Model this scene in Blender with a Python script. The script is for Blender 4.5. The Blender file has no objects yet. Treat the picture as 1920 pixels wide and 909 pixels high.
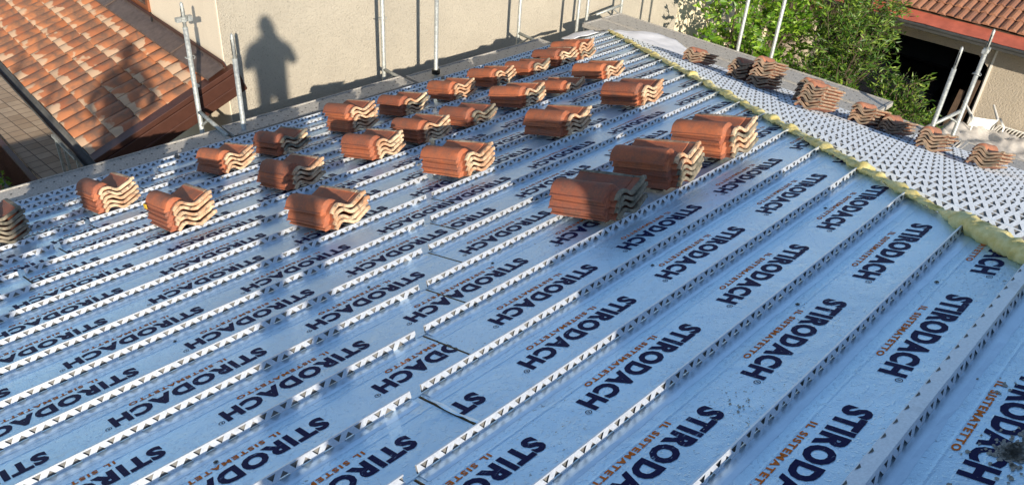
import bpy, bmesh, math, random
from mathutils import Vector, Matrix
import numpy as np
rnd = random.Random(7)
sc = bpy.context.scene
col = sc.collection
RAD = math.radians

# ------------------------------------------------------------------ camera
RC = [[0.7022091086698006, -0.7093838379298701, 0.060637762038616524],
      [-0.35069772252138876, -0.41875263294773457, -0.8376498909554343],
      [0.619607516997232, 0.5669398582594344, -0.5428312094908483]]      # right, down, forward
CAM = Vector((-2.8753879607330743, -0.5814339218432049, 1.6398878562913313))
cd = bpy.data.cameras.new('camera'); cam = bpy.data.objects.new('camera', cd); col.objects.link(cam)
cd.sensor_width = 36.0; cd.lens = 1492.9878673549063 / 1920 * 36
cd.clip_start = 0.05; cd.clip_end = 500
rt, dn, fw = [Vector(r) for r in RC]
M = Matrix((rt, -dn, -fw)).transposed().to_4x4(); M.translation = CAM
cam.matrix_world = M
sc.camera = cam

# ------------------------------------------------------------------ light
SUNV = Vector((0.4599515863370895, 0.8307603817599717, -0.3134991647899893)).normalized()   # travel direction
w = bpy.data.worlds.new('World'); sc.world = w; w.use_nodes = True
nt = w.node_tree; bgn = nt.nodes['Background']
sky = nt.nodes.new('ShaderNodeTexSky'); sky.sky_type = 'NISHITA'; sky.sun_disc = False
sky.sun_elevation = math.asin(-SUNV.z); sky.sun_rotation = math.atan2(-SUNV.x, -SUNV.y)
sky.air_density = 1.0; sky.dust_density = 0.4; sky.ozone_density = 2.0
nt.links.new(sky.outputs[0], bgn.inputs[0]); bgn.inputs[1].default_value = 0.13
sd = bpy.data.lights.new('sun', 'SUN'); sun = bpy.data.objects.new('sun', sd); col.objects.link(sun)
sd.energy = 5.0; sd.angle = RAD(0.53); sd.color = (1.0, 0.89, 0.74)
sun.rotation_euler = SUNV.to_track_quat('-Z', 'Y').to_euler(); sun.location = (-6, -10, 8)
sc.view_settings.view_transform = 'Standard'; sc.view_settings.look = 'None'
sc.view_settings.exposure = 0.52; sc.view_settings.gamma = 1.0; sc.view_settings.use_curve_mapping = False

# ------------------------------------------------------------------ frames
TH = 0.28881346778915135
ux = Vector((1, 0, 0)); us = Vector((0, math.cos(TH), -math.sin(TH))); nA = Vector((0, math.sin(TH), math.cos(TH)))
def A(x, s, h=0.0): return ux * x + us * s + nA * h
MH, X0 = 0.8491252947988758, 0.61804371
nB = Vector((0.31800915423321263, 0, 0.9480876424803125)); ut = Vector((nB.z, 0, -nB.x)); uy = Vector((0, 1, 0))
KB = nB.x * X0
OB = Vector((0, 0, KB / nB.z))
def B(y, t, h=0.0): return OB + uy * y + ut * t + nB * h
P = 0.35
def hipx(s): return MH * s + X0
def hipy(x): return (x - X0) / MH * math.cos(TH)
TB = 6.28                      # slope distance of the eave on the hip side
PH = -0.037                    # board surface below rail tops

# ------------------------------------------------------------------ materials
def newmat(name):
    m = bpy.data.materials.new(name); m.use_nodes = True
    b = m.node_tree.nodes['Principled BSDF']; return m, m.node_tree, b
def N(t, kind, **kw):
    n = t.nodes.new(kind)
    for k, v in kw.items(): setattr(n, k, v)
    return n
def noise(t, scale, detail=4, rough=0.6, vec=None, dist=0.0):
    n = N(t, 'ShaderNodeTexNoise'); n.inputs['Scale'].default_value = scale; n.inputs['Detail'].default_value = detail
    n.inputs['Roughness'].default_value = rough; n.inputs['Distortion'].default_value = dist
    if vec is not None: t.links.new(vec, n.inputs['Vector'])
    return n.outputs['Fac']
def ramp(t, fac, stops):
    r = N(t, 'ShaderNodeValToRGB'); t.links.new(fac, r.inputs[0]); e = r.color_ramp.elements
    while len(e) < len(stops): e.new(0.5)
    for i, (p, c) in enumerate(stops):
        e[i].position = p; e[i].color = (c, c, c, 1) if not isinstance(c, tuple) else (*c, 1)
    return r.outputs[0]
def mix(t, fac, a, b, blend='MIX'):
    m = N(t, 'ShaderNodeMix'); m.data_type = 'RGBA'; m.blend_type = blend
    for s, v in ((m.inputs[0], fac), (m.inputs[6], a), (m.inputs[7], b)):
        if hasattr(v, 'is_linked') or isinstance(v, bpy.types.NodeSocket): t.links.new(v, s)
        elif isinstance(v, tuple): s.default_value = (*v, 1)
        else: s.default_value = v
    return m.outputs[2]
def objvec(t, scale=(1, 1, 1), geo=False):
    if geo:
        g = N(t, 'ShaderNodeNewGeometry').outputs['Position']
    else:
        g = N(t, 'ShaderNodeTexCoord').outputs['Object']
    mp = N(t, 'ShaderNodeMapping'); mp.inputs['Scale'].default_value = scale; t.links.new(g, mp.inputs[0]); return mp.outputs[0]
def bump(t, b, h, strength, dist=0.01):
    n = N(t, 'ShaderNodeBump'); n.inputs['Strength'].default_value = strength; n.inputs['Distance'].default_value = dist
    t.links.new(h, n.inputs['Height']); t.links.new(n.outputs[0], b.inputs['Normal']); return n
def simple(name, c, rough=0.6, metal=0.0, var=0.0, vscale=8, bmp=0.0, bscale=60, geo=True):
    m, t, b = newmat(name); b.inputs['Roughness'].default_value = rough; b.inputs['Metallic'].default_value = metal
    v = objvec(t, geo=geo)
    if var:
        f = noise(t, vscale, 5, 0.65, v)
        c2 = tuple(max(0, x * (1 - var)) for x in c); c1 = tuple(min(1, x * (1 + var)) for x in c)
        t.links.new(mix(t, ramp(t, f, [(0.3, 0.0), (0.7, 1.0)]), c2, c1), b.inputs['Base Color'])
    else: b.inputs['Base Color'].default_value = (*c, 1)
    if bmp: bump(t, b, noise(t, bscale, 4, 0.6, v), bmp)
    return m

def film_mat(name, base, rough):
    m, t, b = newmat(name)
    v = objvec(t, geo=True)
    b.inputs['Metallic'].default_value = 0.52
    big = noise(t, 1.7, 3, 0.5, v); fine = noise(t, 240, 3, 0.6, v); mid = noise(t, 26, 5, 0.65, v, 0.6)
    # dust, dried rain marks and specks of mortar lying on the film
    spots = ramp(t, noise(t, 62, 2, 0.5, v), [(0.66, 0.0), (0.71, 1.0)])
    patch = ramp(t, noise(t, 2.2, 2, 0.5, v), [(0.5, 0.0), (0.66, 1.0)])
    msk = mix(t, 1.0, spots, patch, 'MULTIPLY')
    c = mix(t, ramp(t, big, [(0.3, 0.0), (0.7, 1.0)]), base, tuple(x * 0.88 for x in base))
    streak = ramp(t, noise(t, 9, 6, 0.75, objvec(t, (0.35, 1.6, 1.6), geo=True)), [(0.56, 0.0), (0.72, 1.0)])
    c = mix(t, mix(t, 1.0, streak, (0.3, 0.3, 0.3), 'MULTIPLY'), c, (0.62, 0.62, 0.6))
    c = mix(t, mix(t, 1.0, msk, (0.75, 0.75, 0.75), 'MULTIPLY'), c, (0.13, 0.12, 0.10))
    t.links.new(c, b.inputs['Base Color'])
    r = N(t, 'ShaderNodeMapRange'); t.links.new(mid, r.inputs[0]); r.inputs[3].default_value = rough - 0.08; r.inputs[4].default_value = rough + 0.14
    t.links.new(r.outputs[0], b.inputs['Roughness'])
    drops = ramp(t, noise(t, 80, 1, 0.4, v), [(0.60, 0.0), (0.70, 1.0)])
    a1 = N(t, 'ShaderNodeMath', operation='MULTIPLY_ADD'); t.links.new(drops, a1.inputs[0]); a1.inputs[1].default_value = 0.9; t.links.new(fine, a1.inputs[2])
    a2 = N(t, 'ShaderNodeMath', operation='MULTIPLY_ADD'); t.links.new(noise(t, 5, 3, 0.5, v, 0.8), a2.inputs[0]); a2.inputs[1].default_value = 7.0; t.links.new(a1.outputs[0], a2.inputs[2])
    bump(t, b, a2.outputs[0], 0.6, 0.0020)
    return m
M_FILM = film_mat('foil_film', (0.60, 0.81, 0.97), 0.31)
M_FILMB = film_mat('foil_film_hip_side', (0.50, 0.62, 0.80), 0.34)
def ink(name, c):
    m, t, b = newmat(name); b.inputs['Base Color'].default_value = (*c, 1); b.inputs['Roughness'].default_value = 0.55
    b.inputs['Specular IOR Level'].default_value = 0.08
    v = objvec(t, geo=True)
    sp = ramp(t, noise(t, 150, 2, 0.5, v), [(0.70, 0.0), (0.76, 1.0)])
    ar = ramp(t, noise(t, 3.1, 3, 0.6, v), [(0.46, 0.0), (0.64, 1.0)]); sf = ramp(t, noise(t, 48, 5, 0.75, objvec(t, (0.5, 1.4, 1.4), geo=True)), [(0.60, 0.0), (0.66, .8)])
    cc = mix(t, mix(t, 1.0, ar, sf, 'MULTIPLY'), c, (0.36, 0.50, 0.66))
    t.links.new(mix(t, sp, cc, tuple(x * 0.5 + 0.12 for x in c)), b.inputs['Base Color'])
    return m
M_NAVY = ink('navy_ink', (0.006, 0.008, 0.060))
M_ORANGE = ink('orange_ink', (0.72, 0.17, 0.02))
def metal_mat(name, c, rough, metal, sc1=120, bmp=0.15, dark=0.75):
    m, t, b = newmat(name); v = objvec(t, geo=True)
    n1 = noise(t, sc1, 3, 0.6, v); n2 = noise(t, 9, 5, 0.7, v)
    cc = mix(t, ramp(t, n1, [(0.35, 0.0), (0.65, 1.0)]), tuple(x * dark for x in c), c)
    cc = mix(t, ramp(t, n2, [(0.55, 0.0), (0.75, 0.6)]), cc, tuple(x * 0.6 for x in c))
    t.links.new(cc, b.inputs['Base Color'])
    b.inputs['Metallic'].default_value = metal
    r = N(t, 'ShaderNodeMapRange'); t.links.new(n1, r.inputs[0]); r.inputs[3].default_value = rough - 0.1; r.inputs[4].default_value = rough + 0.15
    t.links.new(r.outputs[0], b.inputs['Roughness'])
    if bmp: bump(t, b, n1, bmp, 0.002)
    return m
M_RAIL = metal_mat('galvanised_rail', (0.76, 0.80, 0.84), 0.40, 0.55, 120, 0.15, 0.86)
M_RAILSHADE = simple('rail_inner_shade', (0.20, 0.20, 0.195), 0.6, 0.2, var=0.3)  # shade seen through the rail holes, put into a dark colour
M_POST = metal_mat('weathered_galvanised_tube', (0.50, 0.52, 0.49), 0.5, 0.45, 40, 0.3, 0.62)
M_DECK = metal_mat('weathered_steel_deck', (0.47, 0.45, 0.41), 0.65, 0.1, 70, 0.4, 0.6)
M_PUR = simple('brownish_board_core', (0.42, 0.29, 0.16), 0.9, var=0.2, bmp=0.5, bscale=150)
def foam_mat():
    m, t, b = newmat('polyurethane_foam'); v = objvec(t, geo=True)
    f = noise(t, 14, 5, 0.7, v)
    t.links.new(mix(t, ramp(t, f, [(0.35, 0.0), (0.65, 1.0)]), (0.70, 0.54, 0.14), (0.90, 0.78, 0.36)), b.inputs['Base Color'])
    b.inputs['Roughness'].default_value = 0.45; b.inputs['Subsurface Weight'].default_value = 0.0
    bump(t, b, noise(t, 75, 4, 0.7, v), 0.5, 0.006); return m
M_FOAM = foam_mat()
def tile_mat(name, c1, c2, c3, stain, rand=0.25, island=False, cream=0.0):
    m, t, b = newmat(name)
    v = objvec(t, geo=True)
    if island: rr = N(t, 'ShaderNodeNewGeometry').outputs['Random Per Island']
    else: rr = N(t, 'ShaderNodeObjectInfo').outputs['Random']
    c = ramp(t, rr, [(0.0, c1), (0.55, c2), (1.0, c3)])
    f = noise(t, 11, 6, 0.7, v)
    c = mix(t, ramp(t, f, [(0.42, 0.0), (0.72, stain)]), c, (0.10, 0.075, 0.06))
    if cream:
        g = noise(t, 5.5, 3, 0.55, v, 0.4)
        c = mix(t, ramp(t, g, [(0.50, 0.0), (0.60, cream)]), c, (0.55, 0.42, 0.28))
        g2 = noise(t, 7.0, 3, 0.5, objvec(t, (1.0, 1.0, 2.3), geo=True), 0.5)
        c = mix(t, ramp(t, g2, [(0.53, 0.0), (0.64, cream * 0.85)]), c, (0.085, 0.055, 0.04))
    c = mix(t, ramp(t, noise(t, 90, 3, 0.6, v), [(0.45, 0.0), (0.8, 0.5)]), c, tuple(min(1, x * 1.35) for x in c2))
    t.links.new(c, b.inputs['Base Color']); b.inputs['Roughness'].default_value = 0.75
    bump(t, b, noise(t, 160, 4, 0.6, v), 0.35, 0.003)
    return m
M_TILE = tile_mat('terracotta', (0.24, 0.07, 0.035), (0.42, 0.12, 0.048), (0.46, 0.14, 0.055), 0.7)
def tile_end_mat():
    m, t, b = newmat('terracotta_dusty_end'); v = objvec(t, geo=True)
    f = noise(t, 9, 5, 0.7, v); g = noise(t, 40, 4, 0.6, v)
    c = mix(t, ramp(t, f, [(0.38, 0.0), (0.62, 1.0)]), (0.68, 0.51, 0.33), (0.46, 0.23, 0.12))
    c = mix(t, ramp(t, g, [(0.5, 0.0), (0.68, 0.9)]), c, (0.13, 0.11, 0.085))
    t.links.new(c, b.inputs['Base Color']); b.inputs['Roughness'].default_value = 0.9
    bump(t, b, g, 0.4, 0.004); return m
M_TEND = tile_end_mat()
M_OLDT = tile_mat('old_terracotta', (0.33, 0.115, 0.06), (0.42, 0.17, 0.09), (0.26, 0.095, 0.055), 0.7)
def old_end():
    m, t, b = newmat('mossy_terracotta_end'); v = objvec(t, geo=True)
    f = noise(t, 16, 5, 0.7, v)
    c = mix(t, ramp(t, f, [(0.38, 0.0), (0.6, 1.0)]), (0.17, 0.14, 0.10), (0.38, 0.25, 0.16))
    t.links.new(c, b.inputs['Base Color']); b.inputs['Roughness'].default_value = 0.95; bump(t, b, f, 0.4, 0.004); return m
M_OEND = old_end()
def lean_mat():
    m, t, b = newmat('flamed_roof_tile'); v = objvec(t, geo=True)
    rr = N(t, 'ShaderNodeNewGeometry').outputs['Random Per Island']
    at_ = N(t, 'ShaderNodeAttribute'); at_.attribute_name = 'along'; al = at_.outputs['Fac']
    def wob(sc_, off):
        n = noise(t, sc_, 3, 0.5, objvec(t, (1, 1, 1), geo=True), 0.3)
        a = N(t, 'ShaderNodeMath', operation='MULTIPLY_ADD'); t.links.new(n, a.inputs[0]); a.inputs[1].default_value = 1.25; a.inputs[2].default_value = -.62 + off
        c_ = N(t, 'ShaderNodeMath', operation='ADD'); t.links.new(a.outputs[0], c_.inputs[0]); t.links.new(al, c_.inputs[1])
        d_ = N(t, 'ShaderNodeMath', operation='MULTIPLY_ADD'); t.links.new(rr, d_.inputs[0]); d_.inputs[1].default_value = .35; t.links.new(c_.outputs[0], d_.inputs[2]); return d_.outputs[0]
    c = ramp(t, rr, [(0.0, (0.33, 0.115, 0.045)), (0.5, (0.40, 0.155, 0.065)), (1.0, (0.27, 0.09, 0.04))])
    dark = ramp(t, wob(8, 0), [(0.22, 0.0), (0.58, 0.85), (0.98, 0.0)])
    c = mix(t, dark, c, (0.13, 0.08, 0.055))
    cr = ramp(t, wob(6, -.12), [(0.92, 0.0), (1.35, 0.8)])
    c = mix(t, cr, c, (0.44, 0.32, 0.21))
    t.links.new(c, b.inputs['Base Color']); b.inputs['Roughness'].default_value = 0.7
    bump(t, b, noise(t, 160, 4, 0.6, v), 0.3, 0.003); return m
M_LEAN = lean_mat()
M_FART = tile_mat('brown_roof_tile', (0.24, 0.10, 0.055), (0.33, 0.15, 0.08), (0.18, 0.075, 0.045), 0.5, island=True)
def render_wall(name, c, bscale=55, bstr=0.6, var=0.12, dist=0.012):
    m, t, b = newmat(name); v = objvec(t, geo=True)
    n1 = noise(t, 1.3, 5, 0.7, v); n2 = noise(t, bscale, 5, 0.75, v)
    cc = mix(t, ramp(t, n1, [(0.3, 0.0), (0.7, 1.0)]), tuple(x * (1 - var) for x in c), c)
    cc = mix(t, ramp(t, n2, [(0.30, 0.75), (0.44, 0.0)]), cc, tuple(x * 0.42 for x in c))
    st = noise(t, 3.0, 6, 0.75, objvec(t, (1.0, 1.0, 0.22), geo=True))
    cc = mix(t, ramp(t, st, [(0.55, 0.0), (0.78, 0.35)]), cc, tuple(x * 0.7 for x in c))
    t.links.new(cc, b.inputs['Base Color']); b.inputs['Roughness'].default_value = 0.95
    bump(t, b, n2, bstr, dist); return m
M_BEIGE = render_wall('roughcast_beige', (0.54, 0.49, 0.395), 52, 1.0, 0.16, 0.024)
M_CREAM = render_wall('cream_render', (0.75, 0.65, 0.50), 90, 0.12, 0.05, 0.004)
M_CREAM2 = render_wall('yellow_cream_render', (0.80, 0.70, 0.50), 90, 0.15, 0.06, 0.004)
M_GREYW = render_wall('grey_beige_roughcast', (0.52, 0.45, 0.35), 30, 0.8, 0.15, 0.03)
M_CONC = render_wall('concrete', (0.36, 0.34, 0.30), 40, 0.4, 0.2, 0.01)
M_BROWN = simple('brown_sheet_metal', (0.075, 0.030, 0.020), 0.45, 0.2, var=0.15)
M_FLASH = simple('grey_brown_flashing', (0.115, 0.085, 0.072), 0.5, 0.2, var=0.3, vscale=14)
M_DGREY = simple('dark_grey_metal', (0.09, 0.09, 0.085), 0.5, 0.5, var=0.25)
M_RED = simple('red_painted_sheet', (0.40, 0.10, 0.06), 0.6, 0.0, var=0.22, vscale=5)
M_WHITEM = simple('white_membrane', (0.74, 0.74, 0.76), 0.65, 0.0, var=0.06, bmp=0.2, bscale=30)
M_TARP = simple('pale_tarpaulin', (0.62, 0.57, 0.50), 0.55, 0.0, var=0.15, bmp=0.3, bscale=12)
M_PLAST = simple('white_plastic', (0.78, 0.76, 0.70), 0.4, 0.0, var=0.04)
M_WOOD = simple('weathered_wood', (0.08, 0.05, 0.03), 0.85, 0.0, var=0.3, bmp=0.3)
M_WBROWN = simple('brown_varnished_wood', (0.20, 0.07, 0.03), 0.5, 0.0, var=0.2)
M_BLACK = simple('black_iron', (0.015, 0.015, 0.015), 0.5, 0.3)
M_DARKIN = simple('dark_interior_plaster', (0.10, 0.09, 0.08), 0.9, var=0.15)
M_CAR = simple('dark_car_paint', (0.012, 0.014, 0.02), 0.12, 0.2)
M_GLASS = simple('dark_glass', (0.02, 0.025, 0.03), 0.05, 0.0)
M_CLOTH = simple('dark_cloth', (0.03, 0.035, 0.05), 0.9, var=0.2)
M_SKIN = simple('skin', (0.45, 0.26, 0.18), 0.6)
M_HAIR = simple('dark_hair', (0.03, 0.02, 0.015), 0.7)
M_BLUEC = simple('blue_cloth', (0.12, 0.20, 0.36), 0.9, var=0.2)
M_POT = simple('clay_pot', (0.32, 0.12, 0.06), 0.8, var=0.15)
M_BARK = simple('bark', (0.10, 0.075, 0.05), 0.95, var=0.3, bmp=0.6, bscale=40)
def leaf_mat(name, c1, c2, c3):
    m, t, b = newmat(name)
    rr = N(t, 'ShaderNodeNewGeometry').outputs['Random Per Island']
    t.links.new(ramp(t, rr, [(0.0, c1), (0.6, c2), (1.0, c3)]), b.inputs['Base Color'])
    b.inputs['Roughness'].default_value = 0.42; b.inputs['Specular IOR Level'].default_value = 0.45
    tr = N(t, 'ShaderNodeBsdfTranslucent'); t.links.new(ramp(t, rr, [(0.0, tuple(x * 1.2 for x in c1)), (1.0, tuple(min(1, x * 1.5) for x in c3))]), tr.inputs[0])
    ms = N(t, 'ShaderNodeMixShader'); ms.inputs[0].default_value = 0.28
    t.links.new(b.outputs[0], ms.inputs[1]); t.links.new(tr.outputs[0], ms.inputs[2])
    t.links.new(ms.outputs[0], t.nodes['Material Output'].inputs[0]); return m
M_LEAF1 = leaf_mat('broad_leaf', (0.05, 0.13, 0.012), (0.12, 0.26, 0.02), (0.30, 0.46, 0.04))
M_LEAF2 = leaf_mat('narrow_leaf', (0.03, 0.09, 0.012), (0.08, 0.17, 0.02), (0.24, 0.34, 0.045))
def ground_mat():
    m, t, b = newmat('yard_concrete_and_gravel'); v = objvec(t, geo=True)
    c = mix(t, ramp(t, noise(t, 0.6, 6, 0.7, v), [(0.35, 0.0), (0.65, 1.0)]), (0.16, 0.15, 0.13), (0.24, 0.22, 0.19))
    t.links.new(c, b.inputs['Base Color']); b.inputs['Roughness'].default_value = 0.95
    bump(t, b, noise(t, 30, 4, 0.7, v), 0.5, 0.02); return m
M_GROUND = ground_mat()
def paver_mat():
    m, t, b = newmat('brown_pavers'); v = objvec(t, geo=True)
    mp = N(t, 'ShaderNodeMapping'); mp.inputs['Rotation'].default_value = (0, 0, RAD(-3)); t.links.new(v, mp.inputs[0])
    br = N(t, 'ShaderNodeTexBrick'); br.offset = 0.0; br.squash = 1.0
    t.links.new(mp.outputs[0], br.inputs['Vector'])
    br.inputs['Scale'].default_value = 1.0; br.inputs['Brick Width'].default_value = 0.20; br.inputs['Row Height'].default_value = 0.19
    br.inputs['Mortar Size'].default_value = 0.007; br.inputs['Color1'].default_value = (0.34, 0.25, 0.17, 1); br.inputs['Color2'].default_value = (0.46, 0.36, 0.26, 1)
    br.inputs['Mortar'].default_value = (0.10, 0.07, 0.05, 1)
    c = mix(t, ramp(t, noise(t, 4, 5, 0.7, v), [(0.4, 0.0), (0.8, 0.4)]), br.outputs[0], (0.12, 0.10, 0.08))
    t.links.new(c, b.inputs['Base Color']); b.inputs['Roughness'].default_value = 0.8
    bump(t, b, br.outputs[1], -0.4, 0.004); return m
M_PAVE = paver_mat()

# ------------------------------------------------------------------ mesh helpers
class MB:
    def __init__(s): s.v = []; s.f = []; s.m = []
    def poly(s, pts, mi=0):
        i = len(s.v); s.v += [tuple(p) for p in pts]; s.f.append(tuple(range(i, i + len(pts)))); s.m.append(mi)
    def grid(s, rows, mi=0, closed=False):
        i = len(s.v); n = len(rows[0])
        for r in rows: s.v += [tuple(p) for p in r]
        for a in range(len(rows) - 1):
            for b in range(n if closed else n - 1):
                c = (b + 1) % n
                s.f.append((i + a * n + b, i + a * n + c, i + (a + 1) * n + c, i + (a + 1) * n + b)); s.m.append(mi)
    def box(s, o, a, b, c, mi=0):      # origin corner and three edge vectors
        o, a, b, c = Vector(o), Vector(a), Vector(b), Vector(c)
        if a.cross(b).dot(c) < 0: a, b = b, a
        p = [o, o + a, o + a + b, o + b, o + c, o + a + c, o + a + b + c, o + b + c]
        i = len(s.v); s.v += [tuple(q) for q in p]
        for f in ((0, 3, 2, 1), (4, 5, 6, 7), (0, 1, 5, 4), (1, 2, 6, 5), (2, 3, 7, 6), (3, 0, 4, 7)):
            s.f.append(tuple(i + k for k in f)); s.m.append(mi)
    def cbox(s, cx, cy, cz, dx, dy, dz, mi=0):
        s.box((cx - dx / 2, cy - dy / 2, cz - dz / 2), (dx, 0, 0), (0, dy, 0), (0, 0, dz), mi)
    def tube(s, pts, rad, n=12, mi=0, cap=True):
        pts = [Vector(p) for p in pts]
        if not isinstance(rad, (list, tuple)): rad = [rad] * len(pts)
        rows = []
        for k, p in enumerate(pts):
            d = (pts[min(k + 1, len(pts) - 1)] - pts[max(k - 1, 0)]).normalized()
            r = Vector((0, 0, 1)) if abs(d.z) < 0.95 else Vector((1, 0, 0))
            a = d.cross(r).normalized(); b = d.cross(a).normalized()
            rows.append([p + (a * math.cos(2 * math.pi * j / n) + b * math.sin(2 * math.pi * j / n)) * rad[k] for j in range(n)])
        rows = [r[::-1] for r in rows]
        i = len(s.v); s.grid(rows, mi, True)
        if cap:
            s.f.append(tuple(i + j for j in range(n))[::-1]); s.m.append(mi)
            q = i + (len(rows) - 1) * n; s.f.append(tuple(q + j for j in range(n))); s.m.append(mi)
    def mesh(s, name, mats, smooth=False):
        me = bpy.data.meshes.new(name); me.from_pydata(s.v, [], s.f)
        for m in (mats if isinstance(mats, (list, tuple)) else [mats]): me.materials.append(m)
        me.polygons.foreach_set('material_index', s.m)
        if smooth: me.polygons.foreach_set('use_smooth', [True] * len(s.f))
        me.update(); return me
    def build(s, name, mats, parent=None, smooth=False):
        o = bpy.data.objects.new(name, s.mesh(name, mats, smooth)); col.objects.link(o)
        if parent is not None: o.parent = parent; o.matrix_parent_inverse = Matrix.Translation(-parent.location)
        return o
def place(o, parent):
    o.parent = parent; o.matrix_parent_inverse = Matrix.Translation(-Vector(parent.location))
def tag(o, label, cat, group=None):
    o['label'] = label; o['category'] = cat; o['kind'] = 'thing'
    if group: o['group'] = group
    return o
def empty(name, loc=(0, 0, 0)):
    o = bpy.data.objects.new(name, None); o.empty_display_size = 0.1; col.objects.link(o); o.location = loc; return o
def struct(o): o['kind'] = 'structure'; return o
def bevel(o, wdt=0.004, seg=2):
    md = o.modifiers.new('bevel', 'BEVEL'); md.width = wdt; md.segments = seg; md.limit_method = 'ANGLE'; md.angle_limit = RAD(40); return o
ORD = ['first', 'second', 'third', 'fourth', 'fifth', 'sixth', 'seventh', 'eighth', 'ninth', 'tenth', 'eleventh', 'twelfth', 'thirteenth',
       'fourteenth', 'fifteenth', 'sixteenth', 'seventeenth', 'eighteenth', 'nineteenth', 'twentieth', 'twenty-first', 'twenty-second', 'twenty-third', 'twenty-fourth']

# ------------------------------------------------------------------ lettering
def glyphs(text, width, height, bold, spacing=1.0):
    cu = bpy.data.curves.new('t', 'FONT'); cu.body = text; cu.size = 1.0; cu.offset = bold; cu.space_character = spacing
    cu.resolution_u = 3
    o = bpy.data.objects.new('t', cu); col.objects.link(o); bpy.context.view_layer.update()
    dg = bpy.context.evaluated_depsgraph_get(); me = o.evaluated_get(dg).to_mesh()
    v = np.array([tuple(x.co) for x in me.vertices]); fs = [tuple(p.vertices) for p in me.polygons]
    o.evaluated_get(dg).to_mesh_clear(); bpy.data.objects.remove(o); bpy.data.curves.remove(cu)
    x0, x1 = v[:, 0].min(), v[:, 0].max()
    y0, y1 = v[:, 1].min(), v[:, 1].max()
    v[:, 0] = (v[:, 0] - x0) / (x1 - x0) * width; v[:, 1] = (v[:, 1] - y0) / (y1 - y0) * height
    return [[(v[i, 0], v[i, 1]) for i in f] for f in fs]
WORD = [(p, 0) for p in glyphs('STIRODACH', 0.624, 0.088, 0.052, 1.12)]
SUB = [([(u + 0.135, w_ - 0.045) for u, w_ in p], 1) for p in glyphs('IL SISTEMATETTO', 0.397, 0.0235, 0.040, 1.26)]
REGR = [([(u + 0.640, w_ + 0.070) for u, w_ in p], 0) for p in glyphs('R', 0.007, 0.010, 0.02)]
ring = []
for k in range(16):
    a0, a1 = 2 * math.pi * k / 16, 2 * math.pi * (k + 1) / 16
    ring.append(([(0.6435 + r * math.cos(a), 0.075 + r * math.sin(a)) for r, a in ((0.0115, a0), (0.0115, a1), (0.0090, a1), (0.0090, a0))], 0))
STAMP = WORD + SUB + REGR + ring
def clip(poly, a, b, c):             # keep a*x + b*y <= c
    out = []
    for i in range(len(poly)):
        p, q = poly[i], poly[(i + 1) % len(poly)]
        dp, dq = a * p[0] + b * p[1] - c, a * q[0] + b * q[1] - c
        if dp <= 0: out.append(p)
        if (dp < 0 < dq) or (dq < 0 < dp):
            t = dp / (dp - dq); out.append((p[0] + (q[0] - p[0]) * t, p[1] + (q[1] - p[1]) * t))
    return out if len(out) > 2 else None

# ------------------------------------------------------------------ rails
RFILM = simple('foil_tape', (0.64, 0.81, 0.95), 0.30, 0.5, var=0.06, bmp=0.12, bscale=22)
def rail_build(F, x0, x1, s0, diag=None, up=-1.0):
    """F(x, s, h) -> point. Web stands at s0, foot points up the slope."""
    mb = MB(); q = 0.04; H = 0.0; L = -0.037
    k0 = math.floor(x0 / 0.08); k1 = math.ceil(x1 / 0.08)
    def pl(pts):
        pts = clip(pts, -1, 0, -x0)
        if pts: pts = clip(pts, 1, 0, x1)
        if pts: mb.poly([F(x, s0 + 0.003 * (y / 0.037), L + y) for x, y in pts])
    yb, yt = 0.0008, 0.0315
    for k in range(k0, k1):
        a = k * 0.08
        pl([(a, yb), (a + .018, yb), (a + .018, .0105), (a + .003, yt), (a, yt)])
        pl([(a + .018, yb), (a + .035, yb), (a + .035, yt), (a + .033, yt), (a + .018, .0105)])
        pl([(a + .035, yb), (a + .0355, yb), (a + .058, .0265), (a + .058, yt), (a + .035, yt)])
        pl([(a + .0795, yb), (a + .08, yb), (a + .08, yt), (a + .058, yt), (a + .058, .0265)])
        pl([(a, 0), (a + .08, 0), (a + .08, yb), (a, yb)])
        pl([(a, yt), (a + .08, yt), (a + .08, .037), (a, .037)])
    mb.poly([F(x0, s0 + .0105, L + .002), F(x1, s0 + .0105, L + .002), F(x1, s0 + .0105, -.002), F(x0, s0 + .0105, -.002)], 1)  # rear strip of the rail, coloured dark as the shade in its holes
    # top lip and foot flange
    mb.grid([[F(x0, s0 + .003, 0), F(x1, s0 + .003, 0)], [F(x0, s0 + .010, -.0005), F(x1, s0 + .010, -.0005)], [F(x0, s0 + .0105, -.0045), F(x1, s0 + .0105, -.0045)]])
    n = max(2, int((x1 - x0) / 0.06)); rows = []
    for j in range(3):
        rows.append([])
    for i in range(n + 1):
        x = x0 + (x1 - x0) * i / n
        rows[0].append(F(x, s0, L + .0030)); rows[1].append(F(x, s0 - .030, L + .0026 + rnd.uniform(-.0006, .0006)))
        rows[2].append(F(x, s0 - .048 + rnd.uniform(-.003, .003), L + .0006))
    mb.grid(rows, 2)
    return mb

# ------------------------------------------------------------------ roof boards, main slope
roof_core = MB()
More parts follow.
